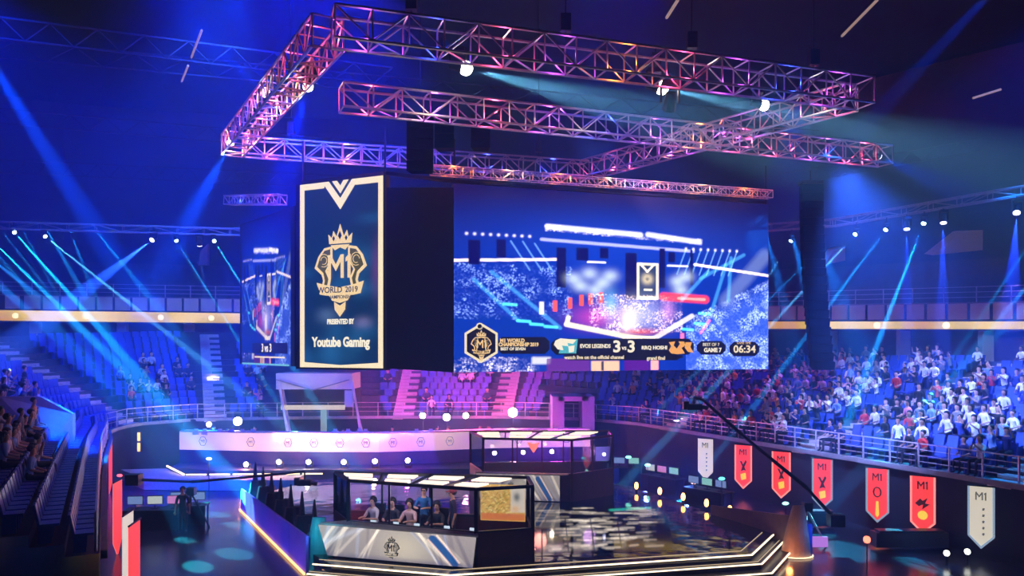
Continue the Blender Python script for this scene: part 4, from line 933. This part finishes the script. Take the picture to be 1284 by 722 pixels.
# desk with monitors and chairs inside
dsk = empty('player_desk', (-3.2, 24.9, SZ), 'long dark desk inside the front glass booth', 'desk')
d0, d1 = Vector((-4.9, 25.1, 0)), Vector((-.9, 23.75, 0)); dn = Vector((ee.y, -ee.x, 0))
MB().slab([d0+upv*1.32, d1+upv*1.32, d1+upv*1.32-nn*.6, d0+upv*1.32-nn*.6], upv, .04).build('top', black, dsk)
for u in (.03, .5, .97): p = d0.lerp(d1, u)-nn*.3; MB().box((p.x, p.y, .96), (.5, .06, .72), math.atan2(nn.y, nn.x)).build('leg', black, dsk)

# people in the booth and around the desk
def human(p, rz, pose, arms, shirt, label, hairk=0, extra=None, skin=skin_m, sc=1):
    body, hc = person(pose, True, arms, skin); body.name = 'body'
    t = empty('person', p, label, 'person', rz=rz); t.scale = (sc, sc, sc)
    o = link('body', body, t); o.color = (*shirt, 1); link('hair', hair_mesh(hc, hairk), t)
    mb = MB(); 
    for k in (-1, 1): mb.ball(hc+Vector((k*.034, -.098, -.005)), .013, 6, 4)
    link('eyes', mb.mesh('eyes', black), t); link('mouth', MB().box(hc+Vector((0, -.098, -.062)), (.045, .012, .01)).mesh('mouth', mk('lips', (.35, .1, .09), .5)), t)
    if extra == 'headset':
        mb = MB(); pts = [hc+Vector((.115*math.cos(a), .01, .02+.125*math.sin(a))) for a in np.linspace(0, math.pi, 9)]
        for a, b_ in zip(pts, pts[1:]): mb.bar(a, b_, .014, 4)
        for k in (-1, 1): mb.ball(hc+Vector((k*.112, .0, .0)), .045, 8, 5, sc=(.6, 1, 1))
        link('headset', mb.mesh('headset', black), t)
    if extra == 'cap':
        link('cap', MB().ball(hc+Vector((0, .01, .055)), .115, 10, 6, sc=(1, 1, .75)).box(hc+Vector((0, -.14, .05)), (.15, .12, .015)).mesh('cap', mk('cap_maroon', (.3, .03, .05), .7)), t)
    if extra == 'glasses':
        mb = MB()
        for k in (-1, 1): mb.box(hc+Vector((k*.036, -.108, -.004)), (.05, .008, .035))
        mb.box(hc+Vector((0, -.108, .002)), (.03, .006, .006)); link('glasses', mb.mesh('glasses', black), t)
    return t
face = math.atan2(nn.y, nn.x)+math.pi/2
def bp_at(u, back): p = d0.lerp(d1, u)-nn*back; return Vector((p.x, p.y, SZ))
def ub(px, back): return min(np.linspace(-.1, 1.1, 200), key=lambda u: abs(pxof(bp_at(u, back))-px))
human(bp_at(ub(469, .95), .95), face-.25, 'sit', 'desk', (.75, .75, .8), 'seated player in white and grey jacket at left end of booth', 0, 'headset', sc=1.12).location.z = SZ
human(bp_at(ub(493, .95), .95), face+.1, 'sit', 'desk', (.04, .04, .06), 'seated player in dark jacket second from left in booth', 0, 'headset', sc=1.12).location.z = SZ
human(bp_at(ub(515, .95), .95), face, 'sit', 'desk', (.8, .55, .6), 'seated player in pale pink top in middle of booth', 1, 'headset', sc=1.12).location.z = SZ
human(bp_at(ub(532, 1.05), 1.05), face+.2, 'stand', 'desk', (.02, .14, .42), 'standing man in blue jersey with glasses inside the booth', 0, 'glasses', sc=1.12).location.z = SZ
human(bp_at(ub(549, .9), .9), face-.1, 'sit', 'desk', (.03, .03, .04), 'seated player in black with headset beside the blue jersey', 0, 'headset', sc=1.12).location.z = SZ
human(bp_at(ub(568, 1.0), 1.0), face-.9, 'stand', 'side', (.03, .02, .07), 'standing man in dark navy jacket and maroon cap in booth', 0, 'cap', sc=1.1).location.z = SZ
cm = MB().box((0, .05, .48), (.5, .5, .08)).box((0, .3, .85), (.48, .1, .8)).bar((0, 0, .05), (0, 0, .45), .04, 6).box((0, 0, .04), (.5, .08, .05)).box((0, 0, .04), (.08, .5, .05)).mesh('gaming_chair', black)
for u, w_ in ((ub(469, 1), 'leftmost'), (ub(493, 1), 'second'), (ub(515, 1), 'third'), (ub(549, 1), 'rightmost')):
    o = link('gaming_chair', cm); o.location = bp_at(u, 1.0); o.rotation_euler = (0, 0, face); tag(o, 'black gaming chair under the %s seated player of the booth' % w_, 'chair')
for i, u in enumerate((.10, .29, .46, .7, .9)):
    p = bp_at(u, .3)+upv*.76; t = empty('phone_stand', p, 'small white device on the booth desk, %s from left' % ['first', 'second', 'third', 'fourth', 'fifth'][i], 'device')
    MB().box(p+upv*.02, (.22, .15, .03), face).build('base', white_panel, t); MB().box(p+upv*.1, (.18, .03, .12), face).build('screen', em('phone_glow', (.6, .75, 1), 1.2), t)
point((-3.4, 24.9, 2.6), (.75, .7, 1), 28, .3); point((-1.2, 24.3, 2.6), (1, .7, .7), 22, .3); point((-4.8, 25.2, 2.5), (.5, .4, 1), 20, .3)
spot((-3.5, 18.5, 9), (-3.4, 24, 1.2), 24, (.9, .85, 1), 500, .7)
# second booth farther back
fA2, fB2 = P(598, 620, 34.3), P(702, 626, 34.0); fA2.z = fB2.z = SZ+.03
def c2(px, Y): return ((px-642)*Y/1000, Y)
FL2, FR2, R2, RR2, RL2 = c2(606, 33.6), c2(717, 33.0), c2(768, 34.6), c2(764, 36.6), c2(590, 36.2)
def front2(u, v): return Vector((FL2[0]-.3, FL2[1]-.05, SZ+.03)).lerp(Vector((FR2[0]-.5, FR2[1]-.05, SZ+.03)), u)+upv*(v*1.06)
bt2, cs2, nn2, ee2 = booth([FL2, FR2, R2, RR2, RL2], SZ, 1.72, 3.15, 'rear glass player booth with reddish frame and streaked front panel', front2, .6, 21, [3, 2, 1, 3, 1], posts_m=mk('frame_brown', (.10, .03, .03), .4, .4), ledge=mk('ledge_tan', (.75, .5, .45), .5))
roof(bt2, cs2, 3.15, 4, 1.6)
crest(front2(.42, .45)+nn2*.06, ee2, upv, nn2, .26, bt2, em('crest_black', (0, 0, 0), 1), em('crest_grey', (0, 0, 0), 1), em('crest_grey2', (0, 0, 0), 1), .006)
for px, py in ((620, 568), (656, 567), (692, 566)):
    p = P(px, py, 35); o = MB().ball(p, .09, 8, 6).build('booth_lamp', lens_w, bt2)
p = P(669, 560, 35.2); MB().slab([p+Vector((-.28, 0, .2)), p+Vector((0, 0, .12)), p+Vector((.28, 0, .2)), p+Vector((.16, 0, -.05)), p+Vector((0, 0, -.28)), p+Vector((-.16, 0, -.05))], (0, 1, 0), .05).build('red_emblem', em('emblem_red', (1, .15, .12), 1.6), bt2)
p = P(757, 569, 34.4); MB().slab([p+Vector((-.35, 0, -.3)), p+Vector((.35, .2, -.3)), p+Vector((.35, .2, .3)), p+Vector((-.35, 0, .3))], (0, -1, 0), .04).build('blue_monitor', em('mon_blue', (.2, .15, 1), 1.2), bt2); MB().ball(p-Vector((0, .12, 0)), .08, 8, 6).build('blue_lamp', lens_b, bt2)
point((1.2, 34.6, 2.6), (1, .35, .35), 40, .3); point((3.4, 34.8, 2.5), (.6, .3, 1), 30, .3)
spot((1, 28, 10), (1, 34, 1.2), 20, (1, .8, .75), 500, .6)

# ------------------------------------------------------------------ back platform with the curved white casters' desk
plat = empty('back_platform', (0, 43, 0), kind='structure')
MB().prism([(-17.8, 41.5), (-15, 40.3), (-6, 40.9), (0, 41.0), (5, 40.6), (7, 43), (5, 48.5), (-18.5, 48.3)], .02, .75).build('riser', mk('riser_blue', (.05, .06, .15), .5), plat)
ep = [G(140, 604, .35), G(214, 604, .35)]
MB().bar(Vector((-18.0, 41.6, .8)), Vector((-16.4, 39.9, .62)), .05).build('edge_light', white_led, plat)
for k in range(6): a = Vector((-16.3+1.15*k*1.0, 39.9+.05*k, .62)); MB().bar(a, a+Vector((1.0, .04, 0)), .04).build('edge_light', white_led, plat)
MB().prism([(-20.6, 42), (-18, 39.0), (-10.5, 38.6), (-10.5, 40.2), (-16.4, 39.9), (-18.4, 42.4)], .02, .55).build('front_apron', mk('apron', (.6, .55, .5), .6), plat)
dk = empty('casters_desk', (-4, 42.5, .75), 'long curved white-lit counter with faint crests across the back', 'desk')
dpts = [P(225, 556, 43.2), P(345, 556, 42.4), P(410, 556, 42.2), P(475, 557, 42.2), P(545, 555, 42.8), P(620, 551, 43.8), P(740, 553, 44.5)]
dkm = MATS.get('desk_led') or bpy.data.materials.new('desk_led'); dkm.use_nodes = True; nt = dkm.node_tree; b = nt.nodes['Principled BSDF']
nz = nt.nodes.new('ShaderNodeTexNoise'); tc = nt.nodes.new('ShaderNodeTexCoord'); nz.inputs['Scale'].default_value = .35; nz.inputs['Detail'].default_value = 6; cr = nt.nodes.new('ShaderNodeValToRGB')
nt.links.new(tc.outputs['Object'], nz.inputs['Vector']); nt.links.new(nz.outputs['Fac'], cr.inputs[0]); nt.links.new(cr.outputs[0], b.inputs['Emission Color']); b.inputs['Emission Strength'].default_value = .8
cr.color_ramp.elements[0].position = .35; cr.color_ramp.elements[0].color = (.35, .3, .8, 1); cr.color_ramp.elements[1].position = .6; cr.color_ramp.elements[1].color = (.85, .72, .72, 1)
for i, (p, q) in enumerate(zip(dpts, dpts[1:])):
    h = .44; d = (q-p).normalized(); n = Vector((d.y, -d.x, 0)); 
    MB().slab([Vector((p.x, p.y, 1.45)), Vector((q.x, q.y, 1.45)), Vector((q.x, q.y, 2.4)), Vector((p.x, p.y, 2.4))], -n, .1).build('lit_panel', dkm, dk)
    MB().slab([Vector((p.x, p.y, .75)), Vector((q.x, q.y, .75)), Vector((q.x, q.y, 1.45)), Vector((p.x, p.y, 1.45))], -n, .08).build('kick_panel', mk('kick', (.07, .08, .25), .6), dk)
    MB().slab([Vector((p.x, p.y, 2.4)), Vector((q.x, q.y, 2.4)), Vector((q.x, q.y, 2.4))-n*.7, Vector((p.x, p.y, 2.4))-n*.7], upv, .06).build('top', white_panel, dk)
    for u in (.25, .75):
        c = p.lerp(q, u); c.z = 1.93; mb = MB()
        pts = [c+d*(.22*math.cos(a))+upv*(.26*math.sin(a))+n*.02 for a in np.linspace(0, 2*math.pi, 7)]
        for a, b_ in zip(pts, pts[1:]): mb.bar(a, b_, .02, 4)
        m1(c+n*.03, d, upv, n, .18, em('faint_crest', (.25, .2, .35), .7), dk); mb.build('crest_ring', em('faint_crest', (.25, .2, .35), .7), dk)
# footlamps in front of the desk
for i, (x, y, c) in enumerate(((310, 582, WARM), (351, 579, WARM), (388, 579, (1, .9, .7)), (432, 579, WARM), (471, 578, WARM), (512, 577, MAG))):
    p = P(x, y, 41.2); lab = ['first', 'second', 'third', 'fourth', 'fifth', 'sixth'][i]
    fixture(p, p+Vector((-.2, -3, .3)), lens_w, 'glaring floor lamp before the white counter, %s from left' % lab, s=.9, name='floor_lamp', hang=-1)
    point(p+Vector((0, -.5, .1)), (1, .3, .2) if c is WARM else c, 90, .1); spot(p+Vector((0, -.2, .2)), p+Vector((1.4, .6, 1.6)), 50, (1, .22, .12) if i != 5 else MAG, 2200, .7)
# bright lamps behind the counter
for i, (x, y, r_, e) in enumerate(((262, 532, .14, 60), (298, 528, .24, 160), (530, 521, .17, 90), (560, 523, .21, 140), (584, 521, .17, 90), (643, 517, .27, 240))):
    p = P(x, y, 47 if x > 400 else 46.5); lab = ['first', 'second', 'third', 'fourth', 'fifth', 'sixth'][i]
    t = empty('stand_lamp', Vector((p.x, p.y, .75)), 'round glaring lamp behind the white counter, %s from left' % lab, 'lamp'); MB().ball(p, r_, 12, 8).build('bulb', lens_w, t)
    MB().bar((p.x, p.y+.25, .75), (p.x, p.y+.25, p.z), .03, 5).build('stand', black, t); MB().bar(p+Vector((0, .1, 0)), p+Vector((0, .35, 0)), r_*.8, 10).build('housing', black, t)
    point(p+Vector((0, -.45, 0)), (1, .35, .75) if x > 400 else (.6, .7, 1), e*2.0, .2)
# people behind the counter
pk = [(268, 'stand', (.03, .03, .05), 'black'), (285, 'sit', (.7, .7, .7), 'white'), (312, 'sit', (.05, .05, .1), 'navy'), (320, 'stand', (.6, .6, .65), 'grey'), (430, 'sit', (.7, .6, .6), 'pale pink'), (492, 'stand', (.1, .08, .1), 'brown'), (548, 'stand', (.8, .8, .85), 'white'), (562, 'stand', (.6, .6, .7), 'light grey'), (602, 'stand', (.1, .05, .1), 'dark purple'), (613, 'stand', (.35, .1, .1), 'maroon')]
pb, phc = person('stand', False, 'side', skin_m); pbs, phs = person('stand', False, 'desk', skin_m); hA, hB = hair_mesh(phc, 0), hair_mesh(phs, 1)
for i, (x, pose, c, cn) in enumerate(pk):
    y = 45.2; o = link('person', pb if pose == 'stand' else pbs); o.location = ((x-642)*y/1000, y, .75 if pose == 'stand' else .62); o.rotation_euler = (0, 0, random.uniform(-.6, .6)); o.color = (*c, 1)
    link('hair', hA if pose == 'stand' else hB, o); tag(o, 'person in %s top %s behind the white counter' % (cn, 'standing' if pose == 'stand' else 'leaning'), 'person')
# equipment on the counter
for i, x in enumerate((245, 256, 275, 290, 303, 316, 420, 436, 450, 458, 522, 540, 690, 697)):
    p = P(x, 545, 42.9); o = MB().box(p+Vector((0, .1, .1)), (.32, .2, .2)).box(p+Vector((0, .1, .24)), (.2, .05, .14)).build('desk_equipment', white_panel); tag(o, 'small pale equipment box lying on top of the white counter', 'equipment', 'boxes on the white counter')
# ------------------------------------------------------------------ portals into the stand
def portal(x0, x1, ytop, ymid, ybot, Y, label, mm, wing=True):
    t = empty('portal', P((x0+x1)/2, ybot, Y), kind='structure'); a = P(x0, ytop, Y); b_ = P(x1, ytop, Y); zm = P(x0, ymid, Y).z; zb = P(x0, ybot, Y).z
    MB().box(((a.x+b_.x)/2, Y+1.4, (a.z+zm)/2), (b_.x-a.x, 2.8, a.z-zm)).build('lintel', mm, t)
    MB().box(((a.x+b_.x)/2, Y+2.9, (a.z+zb)/2), (b_.x-a.x, .2, a.z-zb)).build('recess', concrete_dark, t)
    for sx, c in ((-1, a), (1, b_)):
        if wing: MB().slab([(c.x, Y, c.z), (c.x-.22*sx, Y, c.z), (c.x+.75*1, Y-.3, zb), (c.x+.75-.22*sx, Y-.3, zb)], (0, 1, 0), .35).build('wing_wall', mm, t)
        else: MB().box((c.x, Y+1.4, (c.z+zb)/2), (.7, 2.8, c.z-zb)).build('wing_wall', mm, t)
    return t
pt = portal(346, 441, 468, 488, 546, 48.9, '', white_panel); 
q = P(352, 511, 48.7); MB().box((P(392, 511, 48.8).x, 48.9, q.z), (3.9, .12, .28)).build('white_bar', em('portal_bar', (.75, .75, .95), .8), pt); q = P(436, 500, 48.8); MB().box((q.x, 49.2, q.z), (.5, .3, 1.0)).build('white_block', white_panel, pt)
q = P(403, 530, 49); MB().box((q.x, 49.6, q.z), (.35, .2, 1.6)).build('lit_door', em('portal_door', (.4, .6, .9), .5), pt)
mb = MB(); 
for k in (-1, 1): mb.bar(P(392, 489, 48.8), P(392+k*46, 476, 48.8), .05)
mb.build('brace', concrete, pt)
pt2 = portal(700, 738, 497, 503, 552, 46.8, '', mk('portal_purple', (.5, .35, .7), .7), False)
spot(P(400, 440, 40), P(395, 490, 49), 24, (.75, .72, 1), 700, .5)
# ------------------------------------------------------------------ hanging pennants on the walls
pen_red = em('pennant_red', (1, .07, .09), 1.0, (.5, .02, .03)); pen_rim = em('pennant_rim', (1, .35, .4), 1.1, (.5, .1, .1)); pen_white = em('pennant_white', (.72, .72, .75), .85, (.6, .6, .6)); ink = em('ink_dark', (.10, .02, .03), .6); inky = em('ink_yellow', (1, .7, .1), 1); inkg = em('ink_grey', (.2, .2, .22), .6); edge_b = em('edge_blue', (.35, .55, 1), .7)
def pennant(c, R, wd, h, kind, label, mark=0):
    """c top centre, R direction along the width"""
    c = Vector(c); R = Vector(R).normalized(); N = R.cross(upv); N = -N if N.y > 0 else N; R = upv.cross(N).normalized()*1; t = empty('pennant', c-upv*h, label, 'banner', 'pennants on the arena wall')
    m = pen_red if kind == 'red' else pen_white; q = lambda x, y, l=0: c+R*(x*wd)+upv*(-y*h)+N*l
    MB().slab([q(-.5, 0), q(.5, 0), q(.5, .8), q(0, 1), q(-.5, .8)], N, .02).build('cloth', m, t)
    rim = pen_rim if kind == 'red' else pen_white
    MB().slab([q(-.5, 0, .025), q(-.42, 0, .025), q(-.42, .79, .025), q(0, .955, .025), q(.42, .79, .025), q(.42, 0, .025), q(.5, 0, .025), q(.5, .8, .025), q(0, 1, .025), q(-.5, .8, .025)], N, .008).build('hem', rim if mark % 2 == 0 else edge_b, t)
    MB().bar(q(-.55, -.01), q(.55, -.01), .03, 6).build('rod', black, t)
    m1(q(0, .15, .04), R, upv, N, wd*.34, ink if kind == 'red' else inkg, t)
    if kind == 'red':
        if mark == 1: 
            mb = MB(); pts = [q(.16*math.cos(a), .43+.09*math.sin(a), .045) for a in np.linspace(0, 6.28, 11)]
            for a, b_ in zip(pts, pts[1:]): mb.bar(a, b_, .03, 4)
            mb.build('team_ring', ink, t); MB().slab([q(-.05, .6, .04), q(.05, .6, .04), q(.08, .85, .04), q(0, .9, .04), q(-.08, .85, .04)], N, .01).build('flame', inky, t)
        elif mark == 2: MB().slab([q(-.3, .47, .04), q(-.1, .38, .04), q(0, .42, .04), q(.2, .36, .04), q(.1, .46, .04), q(.28, .47, .04), q(-.02, .57, .04), q(.02, .48, .04), q(-.15, .52, .04)], N, .01).build('team_mark', ink, t); MB().slab([q(.2*math.cos(a), .67+.08*math.sin(a), .04) for a in np.linspace(0, 5.7, 10)], N, .01).build('round_mark', inky, t)
        else: MB().slab([q(-.2, .36, .04), q(-.08, .36, .04), q(0, .44, .04), q(.14, .33, .04), q(.22, .37, .04), q(.07, .49, .04), q(.18, .58, .04), q(.05, .56, .04), q(-.14, .6, .04), q(-.04, .48, .04)], N, .01).build('team_mark', ink, t); MB().slab([q(-.15, .66, .04), q(.15, .62, .04), q(.18, .76, .04), q(-.1, .8, .04)], N, .01).build('lower_mark', inky, t)
    else:
        for k in range(5): MB().slab([q(.05, .34+.1*k, .04), q(.14, .34+.1*k, .04), q(.12, .38+.1*k, .04), q(.04, .38+.1*k, .04)], N, .006).build('letter_mark', inkg, t)
    return t
wallR = lambda s: (rim_at(s+.5)-rim_at(s-.5)).normalized()
def s_by_px(px, lo, hi): return min(np.arange(lo, hi, .05), key=lambda s: abs(pxof(rim_at(s)-nrm_at(s)*.22)-px))
pens = [(885, 'white', 0, 'small white pennant farthest back on the right wall'), (932, 'red', 0, 'red pennant next to the far white one on right wall'), (980, 'red', 0, 'red pennant crossed by the camera crane arm, right wall'), (1031, 'red', 3, 'red pennant with blue edge above the crane base, right wall'), (1100, 'red', 1, 'red pennant with dark ring mark on right wall'), (1157, 'red', 2, 'red pennant with yellow round mark on right wall'), (1231, 'white', 1, 'large white pennant nearest to us on the right wall')]
for px, kind, mk_, lab in pens:
    s = s_by_px(px, sR-4, LEN); p = rim_at(s)-nrm_at(s)*.22; Rw = wallR(s); Rw = Rw*.55+Vector((1, .1, 0)).normalized()*.45
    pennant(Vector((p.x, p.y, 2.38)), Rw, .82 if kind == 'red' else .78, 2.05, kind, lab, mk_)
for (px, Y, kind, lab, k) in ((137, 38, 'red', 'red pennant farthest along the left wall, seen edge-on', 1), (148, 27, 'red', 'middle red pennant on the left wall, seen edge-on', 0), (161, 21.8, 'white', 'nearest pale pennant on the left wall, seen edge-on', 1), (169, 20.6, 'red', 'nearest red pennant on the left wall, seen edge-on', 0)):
    p = P(px, 500, Y); bear = Vector((p.x, p.y, 0)).normalized(); side = Vector((bear.y, -bear.x, 0)); pennant(Vector((p.x, p.y, 2.45)), side*.28+bear*.96, .9, 2.5, kind, lab, k)
# ------------------------------------------------------------------ dashed vertical LED battens in the far left corner
for i, (x, y0, y1, Y, k, lab) in enumerate(((115, 537, 546, 41, 1, 'shortest glowing batten in far left corner'), (122, 547, 600, 40, 4, 'tallest dashed glowing batten in far left corner'), (174, 541, 567, 44, 2, 'two-part glowing batten right of the tall one'))):
    a = P(x, y0, Y); b_ = P(x, y1, Y); t = empty('led_batten', b_, lab, 'light batten'); MB().box(((a+b_)/2)+Vector((0, .1, 0)), (.16, .12, (a.z-b_.z))).build('rail', black, t)
    for j in range(k): c = a.lerp(b_, (j+.5)/k); MB().box(c, (.13, .06, (a.z-b_.z)/k*.8)).build('tube', em('batten', (1, .6, .3), 2), t)
t = empty('lamp_string', P(107, 605, 38), 'small cluster of amber lamps low in the far left corner', 'lamp')
for k, (x, y) in enumerate(((105, 584), (107, 590), (105, 595), (109, 601), (110, 605))): MB().ball(P(x, y, 38), .1, 8, 5).build('bulb', em('amber', (1, .5, .1), 2), t)
o = MB().ball(P(94, 548, 41), .16, 8, 6, sc=(.8, .8, 2.6)).build('yellow_lamp', em('yellow', (.8, 1, .2), 1)); tag(o, 'slim yellow-green lamp at the end of the left stand', 'lamp')
# near-left stand end wall and rail
ew = MB().slab([P(0, 497, 29), P(50, 497, 30), P(91, 519, 31), P(91, 575, 31), P(60, 560, 30), P(0, 540, 29)], (0, 1, 0), .2).build('wall_end', mk('end_wall', (.3, .3, .55), .6)); ew['kind'] = 'structure'
t = empty('guard_frame', P(8, 600, 20), 'pale metal guard frame at the left edge of the near stand', 'railing')
for p, q in ((P(-10, 600, 20), P(18, 602, 20)), (P(18, 602, 20), P(16, 640, 20)), (P(16, 602, 20), P(2, 650, 19)), (P(36, 540, 24), P(46, 545, 24)), (P(46, 545, 24), P(40, 580, 24))): MB().bar(p, q, .035, 6).build('tube', steel, t)

# ------------------------------------------------------------------ technical tables
def tech_table(p, rz, label, n, cols, W=2.2):
    t = empty('tech_table', p, label, 'table', rz=0); R = Matrix.Rotation(rz, 3, 'Z'); p = Vector(p)
    MB().box(p+Vector((0, 0, .74)), (W, .8, .05), rz).build('top', black, t); MB().box(p+R@Vector((0, -.36, .37)), (W, .03, .74), rz).build('front_cloth', drape, t)
    for sx in (-1, 1):
        for sy in (-1, 1): MB().box(p+R@Vector((sx*(W/2-.08), sy*.3, .36)), (.05, .05, .72), rz).build('leg', black, t)
    for i in range(n):
        c = p+R@Vector((-W/2+W*(i+.5)/n, -.05, .76)); mt = empty('monitor', c, label.replace('table', 'monitor standing on the table')[:80]+', %s' % ['first', 'second', 'third', 'fourth'][i], 'monitor')
        MB().box(c+upv*.02, (.24, .16, .03), rz).build('foot', black, mt); MB().box(c+upv*.12, (.04, .04, .2), rz).build('neck', black, mt); MB().box(c+upv*.34, (W/n*.8, .04, .34), rz).build('casing', black, mt)
        MB().box(c+R@Vector((0, -.026, .34)), (W/n*.74, .01, .29), rz).build('display', em('mon%d' % cols[i], [(.2, .35, 1), (.3, .8, 1), (.75, .3, 1), (.6, .75, 1)][cols[i]], .7), mt)
tech_table(G(195, 662), .1, 'left floor technical table with blue monitors', 3, (0, 3, 2)); tech_table(G(236, 656), .1, 'second left floor technical table beside the dark figure', 2, (0, 0), 1.5)
tech_table((5.6, 41.6, 0), -.2, 'right floor technical table behind the stage', 3, (1, 0, 1)); tech_table((7.3, 38.6, 0), -.9, 'right floor technical table near the far pennant', 3, (3, 2, 1)); tech_table((8.6, 35.0, 0), -.9, 'right floor technical table beside the footlights', 3, (0, 1, 0))
point((6.6, 39.2, 1.6), (.05, .1, 1), 260); point((8.0, 36.5, 1.3), (.05, .15, 1), 160)
human(G(229, 668), .3, 'stand', 'side', (.02, .02, .03), 'dark figure standing at the left floor technical tables')
for i, (x, y, c) in enumerate(((150, 596, (1, .1, .2)), (262, 575, (.7, .8, 1)), (788, 573, (.2, .9, 1)), (812, 583, (.2, .9, 1)), (870, 605, (1, .6, .9)), (905, 600, (.1, .8, 1)), (985, 631, (.3, .9, 1)))):
    p = P(x, y, 38 if x < 900 else 33); o = MB().ball(p, .09, 8, 5, sc=(1.6, 1, .8)).build('status_lamp', em('sl%d' % i, c, 3)); 
    MB().bar(p, (p.x, p.y, .01), .02, 4).build('stand', black, o); tag(o, ['tiny red lamp by the left wall', 'tiny pale lamp on a stand left of the counter', 'cyan lamp on a stand left of the right-hand tables', 'cyan lamp on a stand among the right-hand tables', 'pink lamp on a stand behind the footlights', 'cyan lamp on a stand under the white pennant', 'cyan lamp on a stand by the crane'][i], 'lamp')
# ------------------------------------------------------------------ camera cranes
def crane(base, tip, pts, label, drop, thick=.06):
    t = empty('camera_crane', base, label, 'camera crane'); 
    for p, q in zip(pts, pts[1:]): MB().bar(p, q, thick, 6, thick*.7).build('boom', black, t)
    MB().bar(pts[-1], pts[-1]-upv*drop, .04, 5).build('drop_arm', black, t); h = pts[-1]-upv*drop
    hd = MB().box(h, (.55, .3, .22)).bar(h+Vector((.25, 0, 0)), h+Vector((.5, 0, -.05)), .08, 8).box(h+Vector((-.3, 0, .05)), (.2, .2, .3)).build('camera_head', black, t)
    for k in range(3): a = k*2.1; MB().bar(base+upv*1.3, base+Vector((.7*math.cos(a), .7*math.sin(a), 0)), .035, 5).build('leg', steel if 'right' in label else black, t)
    MB().box(base+upv*1.4, (.3, .3, .3)).build('pivot', black, t); MB().box(pts[0], (.5, .4, .4)).build('counterweight', black, t)
    return t
cb = G(185, 650); arm = [P(168, 601, 30), P(240, 604, 31), P(300, 599, 31.5), P(382, 591, 32)]; crane(Vector((arm[1].x, arm[1].y, 0)), None, arm, 'black camera crane reaching in from left over the barrier', .45)
arm2 = [P(1048, 652, 27.5), P(1012, 612, 28), P(930, 545, 29), P(880, 500, 29.5), P(870, 498, 29.6)]; crane(Vector((arm2[1].x, arm2[1].y, 0)), None, arm2, 'long black camera crane on the right, rising before the pennants', .35, .075)
for i, (x, y, w_, h_) in enumerate(((1025, 655, 40, 12), (1140, 682, 90, 8))):
    g = G(x, y+6); o = MB().box((g.x, g.y, .35), (w_*g.y/1000, .5, .5)).box((g.x, g.y, .63), (w_*g.y/1000*.9, .4, .08)).build('equipment_case', mk('case_dark', (.05, .05, .09), .4)); tag(o, ['dark equipment case by the right crane base', 'long dark case on the floor under the red pennants'][i], 'case')
o = MB().box(G(1022, 690)+upv*.3, (.85, .1, .35)).build('violet_sign', em('violet', (.45, .2, 1), 1.0)); tag(o, 'small glowing violet screen on the floor by the tan pylon', 'screen')
o = MB().ball(G(1087, 712)+upv*.9, .12, 8, 5).build('red_lamp', em('redl', (1, .2, .15), 3)); tag(o, 'red lamp on the floor under the ring-marked pennant', 'lamp'); MB().bar(G(1087, 712), G(1087, 712)+upv*.9, .02, 4).build('stand', black, o)
for (x, y, lab) in ((1187, 693, 'pale lamp on floor left of the white pennant foot'), (1213, 691, 'small round lamp on floor by the white pennant foot')):
    g = G(x, y+14); o = MB().ball(g+upv*.35, .1, 8, 5).build('floor_marker_lamp', em('pl', (.8, .9, 1), 4)); MB().bar(g, g+upv*.3, .04, 5).build('stand', black, o); tag(o, lab, 'lamp')
